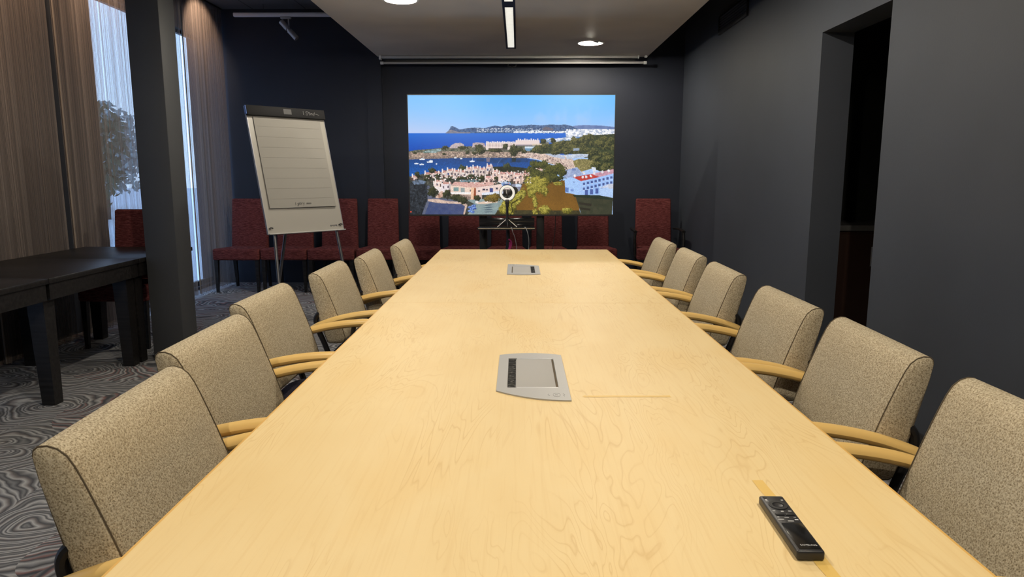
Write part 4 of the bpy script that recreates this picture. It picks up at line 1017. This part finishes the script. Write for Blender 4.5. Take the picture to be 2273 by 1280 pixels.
for s in (-1, 1): f.box(s * .262 - .03, s * .262 + .03, -.42, .42, .0, .06, .008)
f.box(-.262, .262, .02, .09, .0, .05, .006); f.build('base', M_frame, st)
M_gloss = mat('gloss_black_shelf', (.02, .02, .022, 1), .12)
sh = MB().box(-.355 - cx, .150 - cx, -.30, .028, .797, .815, .003).build('shelf', M_gloss, st)
MB().box(-.355 - cx, .150 - cx, .010, .026, .8155, .885, .003).build('shelf_back', M_gloss, st)
MB().box(-.348 - cx, .146 - cx, -.3035, -.3005, .808, .814).build('shelf_edge_glint', M_chrome, st, False)  # added bright strip standing in for the light reflected along the shelf front
for x in (-.32, .115): MB().tube([(x - cx, -.02, .80), (x - cx, .035, .70)], .01, seg=8).build('shelf_bracket', M_frame, st)

# ring light on the shelf
rl = thing('ring_light', (-.095, 6.215, .8152), 0, 'small white ring light on a mini tripod, on the television stand shelf', 'ring light')
RC_ = .300
Mx = Matrix.Translation((0, 0, RC_)) @ Matrix.Rotation(R(90), 4, 'X')
prof = [(.047, -.010), (.066, -.010), (.068, -.004), (.068, .004), (.064, .010), (.051, .010), (.046, .004), (.046, -.004), (.047, -.010)]
MB().lathe(prof, (0, 0, 0), 48, Mx).build('diffuser_ring', mat('milky_diffuser', (.62, .60, .56, 1), .4, emit=(.95, .93, .85, 1), es=.5), rl)
MB().lathe([(.044, -.014), (.070, -.014), (.073, -.006), (.070, -.0105), (.044, -.0105), (.044, -.014)], (0, 0, 0), 48, Mx).build('ring_back', M_plastic, rl)
MB().tube([(0, 0, .06), (0, 0, RC_ - .070)], [.011] * 2, seg=12).build('pole', M_plastic, rl)
f = MB().box(-.018, .018, -.012, .016, RC_ - .10, RC_ - .055, .006); f.tube([(0, .0, RC_ - .12), (0, 0, RC_ - .09)], .015, seg=12); f.build('swivel_head', M_plastic, rl)
f = MB().box(-.008, .008, .0, .012, RC_ - .06, RC_ + .01, .003); f.box(-.036, .036, .002, .014, RC_ - .022, RC_ + .032, .008); f.build('phone_clamp', M_plastic, rl)
MB().box(-.010, -.004, -.0005, .0015, RC_ - .005, RC_ + .028).build('clamp_pad', M_offw, rl, False)
MB().lathe([(0, -.016), (.034, -.016), (.036, -.024), (.030, -.032), (0, -.032)], (.058, 0, .02), 24, Mx).build('control_knob', M_plastic, rl)
f = MB().tube([(0, 0, .045), (0, 0, .085)], .016, seg=12); f.build('tripod_collar', M_plastic, rl)
for a in (-90 - 62, -90 + 62, 90):
    c, s_ = math.cos(R(a)), math.sin(R(a)); MB().tube([(.012 * c, .012 * s_, .068), (.098 * c, .066 * s_ if a != 90 else .06, .004)], .0042, seg=8).build('leg', M_chrome, rl)
tag(MB().tube(smoothpath([(.03, 6.22, 1.075), (-.055, 6.232, 1.02), (-.050, 6.236, .96), (-.075, 6.236, .90), (-.06, 6.236, .83)], 6), .003, seg=6).build('lamp_cable', M_plastic), 'thin black cable hanging from the ring light down to the shelf', 'cable')

# cables and the lower post below the shelf
lp = thing('cable_bundle', (-.093, 6.34, 0), 0, 'thick black cable bundle hanging below the stand shelf, tied with a pink strap', 'cable')
MB().tube(smoothpath([(0, 0, .796), (.004, 0, .70), (-.004, .0, .60), (.0, .0, .45), (.01, .02, .25), (.03, .03, .02)], 5), .016, seg=10).build('sleeve', M_black, lp)
M_pink = mat('magenta_velcro', (.42, .03, .16, 1), .8)
MB().tube(smoothpath([(.008, -.018, .70), (.028, -.022, .685), (.034, -.024, .655), (.022, -.022, .622), (.012, -.02, .605), (.018, -.02, .64), (.020, -.02, .675)], 5), .0055, .010, seg=8).build('strap', M_pink, lp)
M_gcab = mat('grey_cable', (.30, .30, .31, 1), .5)
def cable(pts, r, m, label): return tag(MB().tube(smoothpath(pts, 6), r, seg=7).build('cable', m), label, 'cable', 'cables below the television')
cable([(.055, 6.17, .8195), (.068, 6.115, .816), (.085, 6.11, .77), (.095, 6.15, .70), (.093, 6.22, .60), (.08, 6.25, .3), (.07, 6.25, .01)], .0035, M_gcab, 'pale grey cable looping off the right end of the stand shelf')
cable([(-.062, 6.16, .819), (-.055, 6.115, .815), (-.045, 6.11, .78), (-.025, 6.15, .72), (-.01, 6.2, .60), (0, 6.25, .3), (.02, 6.25, .01)], .0028, M_gcab, 'thin grey cable curving down from the middle of the stand shelf')
cable([(.345, 6.46, .93), (.340, 6.47, .75), (.322, 6.48, .60), (.32, 6.48, .3), (.30, 6.5, .006)], .0035, M_black, 'thin black cable hanging from the television right of the stand post')
